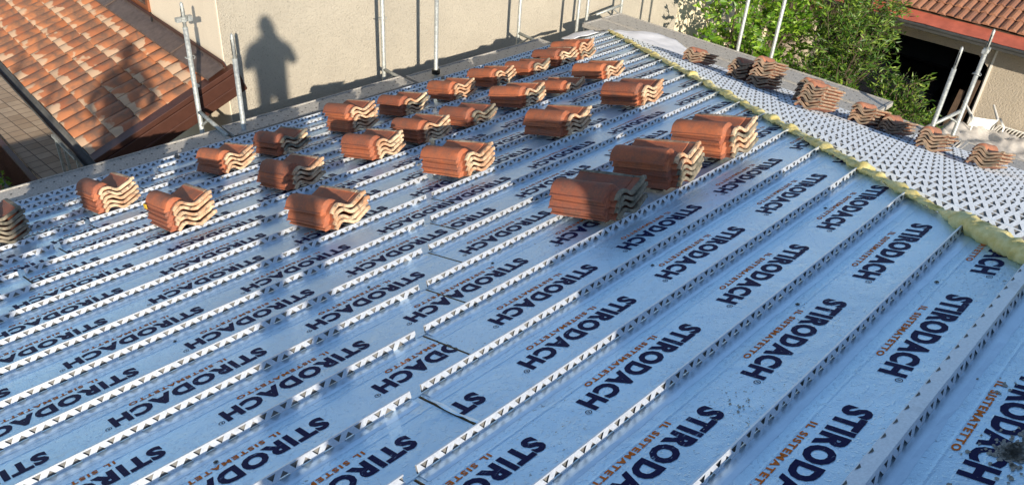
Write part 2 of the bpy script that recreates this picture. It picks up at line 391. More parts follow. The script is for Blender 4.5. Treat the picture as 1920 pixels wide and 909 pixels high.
# roof deck under the boards (concrete/timber) as solid of the house
HT = -0.15
def loopA(h): return [A(-5.85, -2.55, h), A(hipx(-2.55), -2.55, h), A(hipx(6.28), 6.28, h), A(-5.85, 6.28, h)]
ZB = -4.8
tA = loopA(HT)
roof_core.poly(tA)
yR = tA[0].y; zR = tA[0].z
xh = hipx(-2.55); xe = 6.0
ye = tA[2].y
pB = [B(hipy(X0 + MH * -2.55), 0, 0)]
ridge_pt = A(hipx(-2.55), -2.55, HT)
cornerF = A(hipx(6.28), 6.28, HT)
cornerN = Vector((cornerF.x, 2 * yR - cornerF.y, cornerF.z))
roof_core.poly([ridge_pt, cornerN, cornerF])
roof_core.poly([Vector((-5.85, yR, zR)), Vector((-5.85, cornerN.y, cornerN.z)), cornerN, ridge_pt])
E4 = [Vector((-5.85, cornerN.y, cornerN.z)), cornerN, cornerF, Vector((-5.85, cornerF.y, cornerF.z))]
house = empty('house_under_renovation')
tag(house, 'house under renovation whose bare roof fills the foreground', 'house')
roof_core.poly([Vector((-5.85, yR, zR)), E4[3], E4[0]])
roof_core.build('roof', M_CONC, house)
wl = MB(); IN = 0.35
Wc = [Vector((-5.7, E4[0].y + IN, 0)), Vector((E4[1].x - IN, E4[1].y + IN, 0)), Vector((E4[2].x - IN, E4[2].y - IN, 0)), Vector((-5.7, E4[3].y - IN, 0))]
for i in range(4):
    a, b = Wc[i], Wc[(i + 1) % 4]
    wl.poly([(a.x, a.y, ZB), (b.x, b.y, ZB), (b.x, b.y, E4[0].z - .01), (a.x, a.y, E4[0].z - .01)])
wl.poly([(p.x, p.y, E4[0].z - 0.012) for p in E4][::-1])
wl.build('wall', M_BEIGE, house)

PHASE = {-6: (.3, .3, .3), -5: (.3, .3, .3), -4: (.5, .2, .3), -3: (.15, .4, .3), -2: (.45, .3, .1), -1: (.82, .4, .1), 0: (.59, .1, .5), 1: (.165, .6, .3), 2: (.24, .784, .2), 3: (.42, .678, .1), 4: (.33, .25, .5), 5: (.031, .82, .4),
         6: (.785, .42, .2), 7: (.41, .02, .6), 8: (.13, .53, .3), 9: (.60, .73, .15), 10: (.33, .07, .5), 11: (.66, .0, .3), 12: (.38, .5, .7), 13: (.05, .3, .55), 14: (.7, .12, .4), 15: (.25, .6, .05), 16: (.5, .33, .7), 17: (.1, .75, .3)}
PERIOD = 0.843
LE = -5.8
def seam1(k): return .297 * (k + 1) - 2.463
def seam2(k): return .297 * (k + 1) - 5.63
for k in range(-6, 18):
    s0, s1 = k * P, (k + 1) * P
    if k == 17: s1 = 6.2
    d = rnd.uniform(-.0022, .0022); ph = PHASE[k]
    cuts = [hipx((s0 + s1) / 2) + .0]
    segs = []; a = seam1(k); b2 = seam2(k)
    segs.append((a, None, ph[0], 'right'))
    if b2 > LE + .4: segs += [(b2, a, ph[1], 'middle'), (LE, b2, ph[2], 'left')]
    else: segs.append((LE, a, ph[1], 'middle'))
    for (xa, xb, phs, side) in segs:
        if side == 'left' and k < 10: pass
        ga = .005 if side != 'left' else 0; gb = .005 if xb is not None else 0
        if k == 2 and side == 'middle': gb = .007
        tilt = rnd.uniform(-.004, .004)
        def F(x, s, h, tilt=tilt, s0=s0): return A(x, s, h + tilt * (s - s0 - P / 2))
        xl = xa + ga
        hipcut = xb is None
        def xr(s): return (hipx(s) - .012) if hipcut else xb - gb
        if xr(s1) - xl < .1: continue
        mb = MB(); th = .10
        n = 14
        # upper sheet, a little raised lip along the foot of the rail above it
        g = .0015
        top = []
        for (s, h) in ((s0 + g, PH - .002), (s0 + .006, PH), (s1 - .095, PH), (s1 - .088, PH + .0014), (s1 - .08, PH + .0004), (s1 - .001, PH)):
            top.append([F(xl + (xr(s) - xl) * i / n, s, h) for i in range(n + 1)])
        mb.grid(top[::-1])
        L_ = [F(xl, s0 + g, PH - .002), F(xl, s1 - .001, PH)]; R_ = [F(xr(s0 + g), s0 + g, PH - .002), F(xr(s1), s1 - .001, PH)]
        dnv = nA * -th
        mb.poly([L_[1] + dnv, L_[1], L_[0], L_[0] + dnv], 1); mb.poly([R_[0] + dnv, R_[0], R_[1], R_[1] + dnv], 1)
        mb.poly([L_[0] + dnv, L_[0], R_[0], R_[0] + dnv], 1); mb.poly([R_[1] + dnv, R_[1], L_[1], L_[1] + dnv], 1)
        mb.poly([L_[0] + dnv, R_[0] + dnv, R_[1] + dnv, L_[1] + dnv], 1)
        root = empty('insulation_board', A((xl + xr(s0)) / 2, (s0 + s1) / 2, PH))
        mb.build('foil_covered_slab', [M_FILM, M_PUR], root)
        nn = 17 - k
        where = {'right': 'piece reaching the foam', 'middle': 'piece left of the joint', 'left': 'far left piece'}[side]
        tag(root, 'printed blue foil board, %s strip from the left eave, %s' % (ORD[nn], where), 'roof board', 'foil insulation boards on the main slope')
        # rail at the lower edge of the board
        xr_rail = (hipx(s1) - .01) if hipcut else xb - .018 - (.012 if side == 'middle' else 0)
        if k == 17: xr_rail = min(xr_rail, 4.9)
        rail_build(F, xl + .014, xr_rail, s1).build('perforated_rail', [M_RAIL, M_RAILSHADE, RFILM], root)
        # print
        if k <= 16 and k >= -3:
            j0 = math.floor((xl - phs) / PERIOD) - 1; j1 = math.ceil((xr(s1) - phs) / PERIOD) + 1
            base = s0 + .213
            for j in range(j0, j1 + 1):
                lm = MB(); Sx = phs + j * PERIOD
                if Sx < xl or Sx - .66 > xr(s1): continue
                whole = (Sx - .66 > xl) and (Sx < (hipx(s0) - .05 if hipcut else xb - .02))
                for poly, mi in STAMP:
                    pts = [(Sx - u, base - v_) for u, v_ in poly]
                    if not whole:
                        pts = clip(pts, -1, 0, -xl)
                        if pts: pts = clip(pts, 1, -MH, X0 - .015) if hipcut else clip(pts, 1, 0, xb - gb)
                        if not pts: continue
                    lm.poly([F(x, s, PH + .0012) for x, s in pts], mi)
                if lm.f: lm.build('printed_word', [M_NAVY, M_ORANGE], root)
# doubled cover strip over the rail nearest the viewer
cv = MB()
def Fc(x, s, h): return A(x, s, h)
x_a, x_b = -3.6, hipx(-.35) - .03
cv.grid([[Fc(x_a, -.349, -.004), Fc(x_b, -.349, -.004)], [Fc(x_a, -.346, .004), Fc(x_b, -.346, .004)], [Fc(x_a, -.300, .003), Fc(x_b, -.300, .003)], [Fc(x_a, -.297, -.001), Fc(x_b, -.297, -.001)], [Fc(x_a, -.296, -.036), Fc(x_b, -.296, -.036)]][::-1])
for k in range(int(x_a / .08) + 1, int(x_b / .08)):
    x = k * .08 + .01
    cv.poly([Fc(x, -.303, .0045), Fc(x + .032, -.303, .0045), Fc(x + .02, -.311, .0047)][::-1], 1)
o = cv.build('cover_profile', [M_RAIL, M_DGREY]); tag(o, 'flat-topped galvanised profile doubled over the rail nearest the viewer', 'metal profile')

# stubs of torn film and dark slit at the open joint
tf = MB(); xs = seam1(2)
tf.grid([[A(xs - .004 + .004 * math.sin(i * .9), .72 + i * .03, PH + .002 + .006 * abs(math.sin(i * 1.7))) for i in range(11)],
         [A(xs + .004 + .004 * math.sin(i * 1.3), .72 + i * .03, PH + .006 + .004 * math.sin(i * 2.1)) for i in range(11)],
         [A(xs + .012 + .004 * math.sin(i * 1.1), .72 + i * .03, PH + .003) for i in range(11)]])
o = tf.build('torn_film_strip', RFILM, smooth=True); tag(o, 'torn curling strip of foil tape along the open joint between two boards', 'tape')

# ------------------------------------------------------------------ roof boards, hip slope
NB = 18
for j in range(NB):
    t1 = TB - .03 - j * P; t0 = t1 - P
    xs1 = (OB + ut * t1).x; xs0 = (OB + ut * t0).x
    if xs1 < 0.25: break
    tilt = rnd.uniform(-.003, .003)
    def F(y, t, h, tilt=tilt, t0=t0): return B(y, t, h + tilt * (t - t0 - P / 2))
    def yr(t): return hipy((OB + ut * t).x) - .02
    yl = -4.2
    mb = MB()
    mb.grid([[F(yl, t1 - .001, PH), F(yr(t1), t1 - .001, PH)], [F(yl, t0 + .002, PH), F(yr(t0), t0 + .002, PH)]])
    d_ = nB * -.1
    a_, b_, c_, e_ = F(yl, t0 + .002, PH), F(yr(t0), t0 + .002, PH), F(yr(t1), t1 - .001, PH), F(yl, t1 - .001, PH)
    mb.poly([c_, e_, e_ + d_, c_ + d_], 1); mb.poly([b_, c_, c_ + d_, b_ + d_], 1); mb.poly([e_, a_, a_ + d_, e_ + d_], 1); mb.poly([a_, b_, b_ + d_, a_ + d_], 1)
    root = empty('insulation_board', F(1.0, (t0 + t1) / 2, PH))
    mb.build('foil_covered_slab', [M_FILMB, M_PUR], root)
    r0 = MB()
    def FX(x, s, h): return F(x, s, h)
    rail_build(FX, yl + .02, yr(t1) - .03, t1).build('perforated_rail', [M_RAIL, M_RAILSHADE, RFILM], root)
    tag(root, 'silver foil board beyond the yellow foam, %s strip up from the right-hand eave' % ORD[j], 'roof board', 'foil insulation boards on the hip slope')

# ------------------------------------------------------------------ foam along the hip
def foam():
    bm = bmesh.new()
    fr = random.Random(3)
    from mathutils import noise as mn
    hv = (A(hipx(1), 1) - A(hipx(0), 0)); hl = hv.length
    n = 640; ns = 14
    s_a, s_b = -.85, 6.06
    blobs = []
    for k in range(1, 18):
        blobs.append((k * P + fr.uniform(-.05, .04), fr.uniform(.004, .020), fr.uniform(.02, .06)))
        for _ in range(2): blobs.append((k * P + fr.uniform(.06, .30), fr.uniform(.002, .012), fr.uniform(.02, .07)))
    side = (ux * .55 - us * .0).normalized(); up = (nA + nB).normalized()
    axis = hv.normalized(); side = axis.cross(up).normalized()
    rings = []
    for i in range(n + 1):
        s = s_a + (s_b - s_a) * i / n
        base = .015
        near = max(0., min(1., (.12 - s) / .10)); base += .038 * near
        ex = sum(a * math.exp(-((s - c) / w_) ** 2) for c, a, w_ in blobs)
        w_s = .025 + .022 * near + ex * .8; w_h = base * .75 + ex * .9
        cen = A(hipx(s), s, PH + .018 + ex * .3 + .006 * near) + side * (.010 * mn.noise(Vector((s * 6, 0, 3))) - .012)
        rg = []
        for j in range(ns):
            a = 2 * math.pi * j / ns
            p = cen + side * math.cos(a) * w_s + up * math.sin(a) * w_h
            d = (p - cen).normalized()
            p += d * (.012 * mn.noise(p * 17) + .018 * (.5 - abs(mn.noise(p * 30 + Vector((7, 0, 0))))) - .006 + .009 * mn.noise(p * 70) + .016 * ex / .03 * abs(mn.noise(p * 38)))
            rg.append(bm.verts.new(p))
        rings.append(rg)
    for i in range(n):
        for j in range(ns):
            bm.faces.new((rings[i][j], rings[i][(j + 1) % ns], rings[i + 1][(j + 1) % ns], rings[i + 1][j]))
    bm.faces.new(rings[0]); bm.faces.new(rings[-1][::-1])
    bmesh.ops.recalc_face_normals(bm, faces=bm.faces)
    me = bpy.data.meshes.new('foam_bead'); bm.to_mesh(me); bm.free(); me.materials.append(M_FOAM)
    me.polygons.foreach_set('use_smooth', [True] * len(me.polygons))
    o = bpy.data.objects.new('foam_bead', me); col.objects.link(o)
    tag(o, 'lumpy bead of yellow expanding foam sealing the hip between both slopes', 'foam')
foam()

# ------------------------------------------------------------------ roof tiles in stacks
def tile_mesh(name, mats, seed, L_=.425):
    fr = random.Random(seed)
    L, W, T = L_, .285, .013
    pan = [(.190, .009), (.215, .019), (.240, .029), (.256, .036), (.259, .041), (.274, .045), (.285, .044)]
    bar = [(-.007, -.009), (-.007, -.001), (.003, .003), (.008, .016), (.017, .033), (.030, .047), (.050, .058), (.072, .062), (.094, .057), (.114, .044), (.130, .026), (.144, .010), (.156, .003), (.170, .003)] + pan
    hed = [(.026, -.007), (.027, -.002), (.030, .004), (.038, .013), (.048, .022), (.060, .030), (.072, .034), (.084, .035), (.098, .032), (.112, .025), (.126, .016), (.140, .007), (.152, .002), (.170, .001)] + pan
    k_ = .86 if L_ < .42 else 1.0
    ys = [(0, 1, .004), (.004, 1, .007), (.018, 1, .007), (.024, 1, 0), (.058, 1, 0), (.066, 0, -.003), (.070, 0, 0), (.12, 0, 0), (.2, 0, .0008), (.3, 0, 0), (L - .012, 0, 0), (L, 0, -.003)]
    mb = MB(); up, lo = [], []
    for y, hd_, dh in ys:
        pr_ = hed if hd_ else bar
        if not hd_ and y < .068: pr_ = [(x, h - .002) for x, h in bar]
        wob = [.0016 * math.sin(seed * 3 + y * 17 + i * 1.3) for i in range(len(pr_))]
        r1 = [(x * k_, y, h + dh + wob[i]) for i, (x, h) in enumerate(pr_)]
        r2 = []
        for i, (x, h) in enumerate(pr_):
            a_ = pr_[max(0, i - 1)]; b_ = pr_[min(len(pr_) - 1, i + 1)]; dx, dh2 = b_[0] - a_[0], b_[1] - a_[1]; l = math.hypot(dx, dh2)
            r2.append(((x + dh2 / l * T) * k_, y, h + min(dh, 0) + wob[i] - dx / l * T))
        up.append(r1); lo.append(r2)
    n = len(bar)
    for k in range(len(ys) - 1):
        i0 = len(mb.v); mb.grid([up[k], up[k + 1]], 1 if ys[k + 1][0] < .05 else 0)
        nf = n - 1
        for q in range(nf - 2, nf): mb.m[-nf + q] = 1        # pale rim along the pan
    mb.grid([r[::-1] for r in lo], 0)
    for i in range(n - 1):
        mb.poly([up[0][i], lo[0][i], lo[0][i + 1], up[0][i + 1]], 1)
        mb.poly([up[-1][i + 1], lo[-1][i + 1], lo[-1][i], up[-1][i]], 1)
    for k in range(len(ys) - 1):
        mb.poly([up[k][0], up[k + 1][0], lo[k + 1][0], lo[k][0]], 0)
        mb.poly([lo[k][-1], lo[k + 1][-1], up[k + 1][-1], up[k][-1]], 1)
    me = mb.mesh(name, mats, True)
    bm = bmesh.new(); bm.from_mesh(me); bmesh.ops.remove_doubles(bm, verts=bm.verts, dist=.0002)
    bmesh.ops.recalc_face_normals(bm, faces=bm.faces); bm.to_mesh(me); bm.free(); me.set_sharp_from_angle(angle=RAD(34))
    return me
TM = [tile_mesh('roof_tile', [M_TILE, M_TEND], s) for s in (1, 2, 7, 8)]
TMO = [tile_mesh('roof_tile', [M_OLDT, M_OEND], s, .40) for s in (3, 4)]
M_DTILE = tile_mat('worn_shaded_terracotta', (0.26, 0.075, 0.04), (0.32, 0.095, 0.045), (0.22, 0.065, 0.035), 0.8)  # darker copy: wear plus the shade on dark stacks, put into the colour
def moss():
    m, t, b = newmat('mossy_shaded_end'); v = objvec(t, geo=True); f = noise(t, 18, 6, 0.75, v)  # moss on the tile ends, with the shade there coloured in
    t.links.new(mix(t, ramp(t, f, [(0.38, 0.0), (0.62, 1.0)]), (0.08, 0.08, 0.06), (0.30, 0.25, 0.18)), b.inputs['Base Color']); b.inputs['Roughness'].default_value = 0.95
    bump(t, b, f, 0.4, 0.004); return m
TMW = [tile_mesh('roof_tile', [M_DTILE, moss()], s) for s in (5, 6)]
def stack(F, dirs, x, s, n, desc, seed, old=False, off_view=False, pitch=.0325, group='roof tiles stacked on the rails', jit=1.0, wear_shade=0.0):
    """local tile axes: X across (barrel first), Y down the slope, Z normal."""
    fr = random.Random(seed); cx, cy, cz = dirs
    R3 = Matrix((cx, cy, cz)).transposed().to_4x4()
    yaw0 = fr.uniform(-.06, .06) * jit
    for i in range(n):
        me = fr.choice(TMO if old else (TMW if wear_shade > fr.random() else TM))
        o = bpy.data.objects.new('roof_tile', me); col.objects.link(o)
        yaw = yaw0 + fr.uniform(-.035, .035) * jit
        mt = R3 @ Matrix.Rotation(yaw, 4, 'Z')
        p = F(x + fr.uniform(-.009, .009) * jit, s + fr.uniform(-.011, .011) * jit, (.009 if not old else .012) + i * pitch + fr.uniform(-.001, .001))
        mt.translation = p; o.matrix_world = mt
        pos = 'top tile' if i == n - 1 else ('bottom tile' if i == 0 else '%s tile up' % ORD[i])
        tag(o, '%s %s' % (pos, desc), 'roof tile', group)
DA = (ux, us, nA)
stacks = [
 (-2.10, 14, 6, 'of the dark stack cut by the left picture edge'),
 (-1.37, 14, 5, 'of the orange stack nearest the left-hand deck'),
 (-1.28, 11, 5, 'of the orange stack with a yellow sticker'),
 (-.80, 8, 4, 'of the lone half-shaded stack in front, left of centre'),
 (-.44, 11, 4, 'of the dark brown stack behind the half-shaded one'),
 (-.44, 14, 4, 'of the stack in front of the left scaffold posts'),
 (.06, 14, 4, 'of the dark shaded stack in front of the beige wall'),
 (.76, 14, 6, 'of the tall bright orange stack in the row along the deck'),
 (1.34, 14, 4, 'of the stack right of the tall orange one along the deck'),
 (.72, 11, 4, 'of the half-dark stack in front of the tall orange one'),
 (.27, 11, 4, 'of the bright stack left of the half-dark one in the middle row'),
 (.22, 8, 4, 'of the sunlit orange stack at the centre of the roof'),
 (1.22, 11, 3, 'of the low dark three-tile stack in the middle row'),
 (1.93, 14, 4, 'of the stack behind the second wall-side scaffold post'),
 (2.50, 14, 4, 'of the fourth stack from the far corner, beside the deck'),
 (1.85, 11, 4, 'of the orange stack between the low ones in the middle row'),
 (3.03, 14, 3, 'of the third stack from the far corner, beside the deck'),
 (3.46, 14, 4, 'of the second stack from the far corner, beside the deck'),
 (3.79, 14, 5, 'of the last stack by the far corner of the roof'),
 (2.36, 11, 2, 'of the low shaded pair in the middle row'),
 (2.93, 11, 3, 'of the last middle-row stack towards the foam'),
 (2.09, 8, 4, 'of the sunlit stack nearest the foam in the centre row'),
 (1.20, 8, 4, 'of the brown, half-lit stack in the centre row'),
 (1.06, 4, 5, 'of the large bright orange stack nearest the foam'),
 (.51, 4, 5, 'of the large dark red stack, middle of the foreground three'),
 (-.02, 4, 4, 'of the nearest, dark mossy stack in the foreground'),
]
for i, (x, k, n, desc) in enumerate(stacks):
    stack(A, DA, x, k * P - .004, n, desc, 100 + i, wear_shade=.9 if 'mossy' in desc else (.6 if 'dark' in desc and 'half' not in desc else .12))  # stacks lying dark get more tiles with shade in their colour
# a dab of yellow tape on one stack
mb = MB(); 
pk = A(-1.285, 11 * P + .33, .115)
mb.box(pk, -ux * .004, us * .045, nA * .03); o = mb.build('yellow_sticker', simple('yellow_paper', (.65, .42, .02), .7)); tag(o, 'small yellow sticker on the side of a tile stack', 'sticker')

DB = (-uy, ut, nB)
def FB(x, s, h): return B(x, s, h)
def tB(x): return (x - 0) / nB.z
bst = [(4.05, 4.77, 4, 'of the wide dark stack by the white membrane beyond the foam'),
       (3.36, 4.55, 6, 'of the shaded stack just behind the tallest one beyond the foam'),
       (3.03, 4.40, 9, 'of the tallest stack beyond the foam, below the scaffold post'),
       (2.50, 4.35, 7, 'of the rear stack of the trio by the bushes'),
       (2.22, 3.80, 7, 'of the front stack of the trio in front of the bushes'),
       (1.90, 4.28, 5, 'of the right stack of the trio in front of the bushes'),
       (1.66, 4.40, 4, 'of the lone stack left of the right-hand scaffold posts'),
       (1.18, 3.95, 5, 'of the stack below the right-hand scaffold posts'),
       (.80, 4.15, 5, 'of the rightmost stack beyond the foam, by the tarpaulin')]
for i, (y, x, n, desc) in enumerate(bst):
    stack(FB, DB, y, tB(x), n, desc, 300 + i, old=True, group='old roof tiles stacked on the hip slope', jit=1.3, pitch=.029)

# ------------------------------------------------------------------ scaffold decks
def deck(p0, p1, wv, z, label, bolts=True):
    p0, p1 = Vector((*p0, z)), Vector((*p1, z)); wv = Vector(wv)
    d = (p1 - p0); Ld = d.length; dh = d.normalized(); W = wv.length; wh = wv.normalized(); up = Vector((0, 0, 1))
    root = empty('scaffold_deck', (p0 + p1) / 2)
    mb = MB(); mb.box(p0 - up * .05, dh * Ld, wh * W, up * .05)
    b_ = mb.build('steel_plank', M_DECK, root); bevel(b_, .006)
    hm = MB(); k = 0
    nst = int(Ld / .085)
    for i in range(nst):
        for j, wj in enumerate((.14, .38, .62, .86)):
            if (i + j) % 2: continue
            c = p0 + dh * (.05 + i * .085) + wh * (W * wj) + up * .003
            hm.poly([c + (dh * math.cos(a) + wh * math.sin(a)) * .009 for a in [math.pi * q / 4 for q in range(8)]])
    hm.build('punched_hole', M_BLACK, root)['kind'] = 'stuff'
    rm = MB()
    for wj in (0.0, 1.0):
        rm.box(p0 + wh * (W * wj - (.012 if wj else 0)), dh * Ld, wh * .012, up * .012)
    for e in (0, 1):
        rm.box(p0 + dh * (e * (Ld - .03)), dh * .03, wh * W, up * .009)
    rm.build('plank_rim', M_DECK, root)
    tag(root, label, 'scaffold deck', 'steel scaffold decks around the roof')
deck((-6.2, 6.12), (.34, 6.12), (0, .27, 0), -1.87, 'perforated steel deck along the left eave below the lean-to roof')
deck((.38, 6.12), (2.62, 6.12), (0, .27, 0), -1.85, 'perforated steel deck along the eave between the left and middle scaffold posts')
deck((2.70, 6.12), (5.0, 6.12), (0, .27, 0), -1.87, 'perforated steel deck along the eave towards the far corner')
for i, (ya, yb) in enumerate(((-3.6, -1.2), (-1.15, 1.3), (1.35, 3.75), (3.8, 6.5))):
    for q in range(2):
        if q and i < 2: continue
        if q and i == 2: ya = 2.3
        deck((6.02 + q * .44, ya), (6.02 + q * .44, yb), (.42, 0, 0), -1.88, 'weathered deck along the right eave, %s bay, %s plank' % (('hidden rear', 'nearest', 'middle', 'far')[i], ('inner', 'outer')[q]))

# ------------------------------------------------------------------ scaffold posts
def post(x, y, z1, label, coupler=None, ledger=None, spigot=True, base=None, hook=None, r=.0242, z0=-4.8):
    root = empty('scaffold_post', (x, y, z0))
    mb = MB(); top = z1 - (.24 if spigot else 0)
    mb.tube([(x, y, z0), (x, y, top)], r, 14); mb.build('tube', M_POST, root, smooth=True)
    if spigot:
        m2 = MB(); m2.tube([(x, y, top - .01), (x, y, z1 - .02), (x, y, z1)], [.0165, .0165, .006], 10); m2.build('spigot', M_POST, root, smooth=True)
        m3 = MB(); m3.box((x - .018, y - .005, top + .04), (.036, 0, 0), (0, .01, 0), (0, 0, .14)); m3.build('slot', M_BLACK, root)
    if coupler:
        m2 = MB()
        for cz, dx, dy in coupler:
            m2.tube([(x, y, cz - .022), (x, y, cz + .022)], r + .009, 12)
            l = math.hypot(dx, dy); ex, ey = dx / l, dy / l
            m2.cbox(x + ex * .055, y + ey * .055, cz, .045, .045, .05); m2.cbox(x - ex * .055, y - ey * .055, cz, .045, .045, .04)
        m2.build('coupler', M_POST, root)
    if ledger:
        for (ax, ay, az, bx, by, bz) in ledger:
            m2 = MB(); m2.tube([(ax, ay, az), (bx, by, bz)], .021, 12); m2.build('ledger', M_POST, root, smooth=True)
            m2 = MB(); q = Vector((ax, ay, az)).lerp(Vector((bx, by, bz)), .35); m2.tube([q, (ax, ay, az - .16)], .012, 8); m2.build('gusset', M_POST, root)
    if hook:
        m2 = MB(); pts = [(x + .045 * math.cos(a), y + .045 * math.sin(a), hook + .02 * (abs(math.cos(a)))) for a in [math.pi * q / 8 for q in range(-3, 12)]]
        m2.tube(pts, .005, 6); m2.build('hook', M_POST, root)
    if base:
        m2 = MB(); m2.tube([(x, y, base - .04), (x, y, base + .012)], .05, 12); m2.build('foot_collar', M_BLACK, root)
    tag(root, label, 'scaffold post', 'galvanised scaffold posts around the roof')
post(.34, 6.75, -.70, 'scaffold post with coupler and spigot in front of the lean-to roof verge', coupler=[(-.86, 1, 0)], ledger=[(.34, 6.75, -1.80, .34, 6.2, -1.86)], hook=-1.25)
post(.53, 6.22, -.89, 'short paint-splashed scaffold post left of the big shadow on the beige wall')
post(2.66, 6.75, .6, 'scaffold post at the middle of the beige wall, with side bracket', ledger=[(2.66, 6.75, -1.88, 2.66, 6.15, -1.90)], hook=-1.28)
post(3.0, 6.20, -.58, 'scaffold post on a black foot collar by the eave rail', base=-1.80)
post(4.96, 6.75, .6, 'third scaffold post before the beige wall, bracket towards the far stacks', ledger=[(4.96, 6.75, -1.88, 4.96, 6.15, -1.92)])
post(6.05, 6.62, .6, 'left one of the close pair of scaffold posts at the far corner')
post(6.38, 6.72, .6, 'right one of the close pair of scaffold posts at the far corner, with coupler', coupler=[(-1.55, 0, 1)])
post(7.46, 6.90, .6, 'outer corner scaffold post beyond the pale deck planks', ledger=[(7.46, 6.9, -1.95, 6.9, 6.95, -2.02)])
post(6.95, 4.50, .6, 'scaffold post rising between the wide dark stack and the tallest stack')
post(6.95, 4.00, .6, 'scaffold post rising right behind the tallest stack')
post(6.30, 1.65, -.88, 'left one of the two leaning-looking posts at the right, with spigot top')
post(6.90, 1.555, -.78, 'right-hand scaffold post with coupler, hook and brace at its foot', coupler=[(-1.02, 1, 0)], ledger=[(6.90, 1.555, -1.72, 6.55, 1.80, -1.95)], hook=-1.30)
post(-6.52, -1.2, 2.27, 'outer scaffold post behind the viewer whose shadow reaches the lean-to roof', coupler=[(2.0, 1, 0)])
post(-5.94, -1.2, 1.88, 'inner scaffold post behind the viewer whose shadow reaches the lean-to roof')

# ------------------------------------------------------------------ white membrane at the corner
def sheet(name, pts, mat, label, cat, thick=.004, sub=2, amp=.012, seed=1):
    """pts: rows of 3D points."""
    from mathutils import noise as mn
    mb = MB(); mb.grid([[Vector(p) for p in r] for r in pts]); o = mb.build(name, mat, smooth=True)
    bm = bmesh.new(); bm.from_mesh(o.data); bmesh.ops.subdivide_edges(bm, edges=bm.edges, cuts=5, use_grid_fill=True, smooth=.3)
    for v in bm.verts: v.co.z += amp * mn.noise(v.co * 5 + Vector((seed, 0, 0))) + amp * .5 * mn.noise(v.co * 14)
    bm.to_mesh(o.data); bm.free(); o.data.polygons.foreach_set('use_smooth', [True] * len(o.data.polygons))
    md = o.modifiers.new('solid', 'SOLIDIFY'); md.thickness = thick; tag(o, label, cat); return o
sheet('membrane', [[(5.62, 5.88, -1.74), (5.80, 5.85, -1.76), (6.0, 5.80, -1.79), (6.25, 5.70, -1.84)],
                   [(5.70, 5.55, -1.75), (5.95, 5.60, -1.76), (6.25, 5.55, -1.78), (6.50, 5.50, -1.84)],
                   [(5.74, 5.15, -1.75), (5.98, 5.2, -1.78), (6.22, 5.2, -1.80), (6.50, 5.2, -1.85)],
                   [(5.78, 4.75, -1.76), (5.95, 4.8, -1.79), (6.12, 4.8, -1.82), (6.30, 4.82, -1.86)],
                   [(5.80, 4.3, -1.77), (5.95, 4.35, -1.80), (6.1, 4.38, -1.83), (6.22, 4.42, -1.86)]], M_WHITEM,
      'white breather membrane draped over the far corner of the roof edge', 'membrane', amp=.02)
sheet('membrane_flap', [[(4.95, 5.80, -1.70), (5.2, 5.80, -1.70), (5.50, 5.78, -1.71)], [(5.0, 6.02, -1.76), (5.3, 6.05, -1.75), (5.62, 6.0, -1.76)]], M_WHITEM,
      'small white membrane flap folded over the eave beside the far corner', 'membrane', amp=.02)
sheet('membrane_scrap', [[(5.5, 3.95, -1.66), (5.75, 3.95, -1.70)], [(5.5, 3.62, -1.66), (5.8, 3.65, -1.70)]], M_WHITEM,
      'white scrap of membrane between the wide dark stack and the tallest stack', 'membrane', amp=.01)

# ------------------------------------------------------------------ ground
mb = MB(); mb.poly([(-250, -250, ZB), (250, -250, ZB), (250, 250, ZB), (-250, 250, ZB)])
struct(mb.build('ground', M_GROUND))

# ------------------------------------------------------------------ beige building behind
def wallbox(pts, z0, z1, mi=0, mb=None):
    for i in range(len(pts)):
        a, b = pts[i], pts[(i + 1) % len(pts)]
        mb.poly([(a[0], a[1], z0), (b[0], b[1], z0), (b[0], b[1], z1), (a[0], a[1], z1)], mi)
YW = 7.18; ZT = 0.9
bb = empty('beige_building', (5, 10, ZB)); tag(bb, 'building with rough beige wall catching the shadows of people and posts', 'building')
mb = MB(); mb.poly([(.885, YW, ZB), (9.56, YW, ZB), (9.56, YW, ZT), (.885, YW, ZT)]); mb.poly([(9.56, YW, ZB), (9.56, 15, ZB), (9.56, 15, ZT), (9.56, YW, ZT)])
mb.poly([(9.56, 15, ZB), (1.27, 15, ZB), (1.27, 15, ZT), (9.56, 15, ZT)])
mb.build('front_wall', M_BEIGE, bb)
mb = MB(); mb.poly([(1.29, 15, ZB), (.882, YW - .003, ZB), (.882, YW - .003, ZT), (1.29, 15, ZT)]); mb.build('side_wall', M_CREAM, bb)
mb = MB(); mb.box((.875, YW - .012, ZB), (.012, 0, 0), (0, .035, 0), (0, 0, ZT - ZB)); mb.build('corner_bead', M_CREAM, bb)
mb = MB(); mb.box((.6, YW - .3, ZT), (9.3, 0, 0), (0, 8.5, 0), (0, 0, .15)); mb.build('roof', M_CONC, bb)
# shuttered window in the cream side wall
def side(y, off=0.0, z=0): return Vector((.882 + (y - YW) * .0527 - off, y, z))
wn = MB()
for (ya, yb, za, zb, off) in ((9.08, 10.3, -1.50, -.2, .03),):
    wn.box(side(ya, 0, za), side(yb, 0, za) - side(ya, 0, za), (-off, 0, 0), (0, 0, zb - za))
wobj = wn.build('window', M_WBROWN, bb)
wn = MB(); wn.box(side(9.15, .03, -1.43), side(10.24, .03, -1.43) - side(9.15, .03, -1.43), (-.006, 0, 0), (0, 0, 1.1)); o = wn.build('pane', M_GLASS, bb); o.parent = wobj; o.matrix_parent_inverse = Matrix.Identity(4)
wn = MB(); wn.box(side(9.07, 0, -1.53), side(10.4, 0, -1.53) - side(9.07, 0, -1.53), (-.04, 0, 0), (0, 0, .022)); o = wn.build('sill', M_DGREY, bb); 
sh = MB(); c = side(8.95, .03, -1.535)
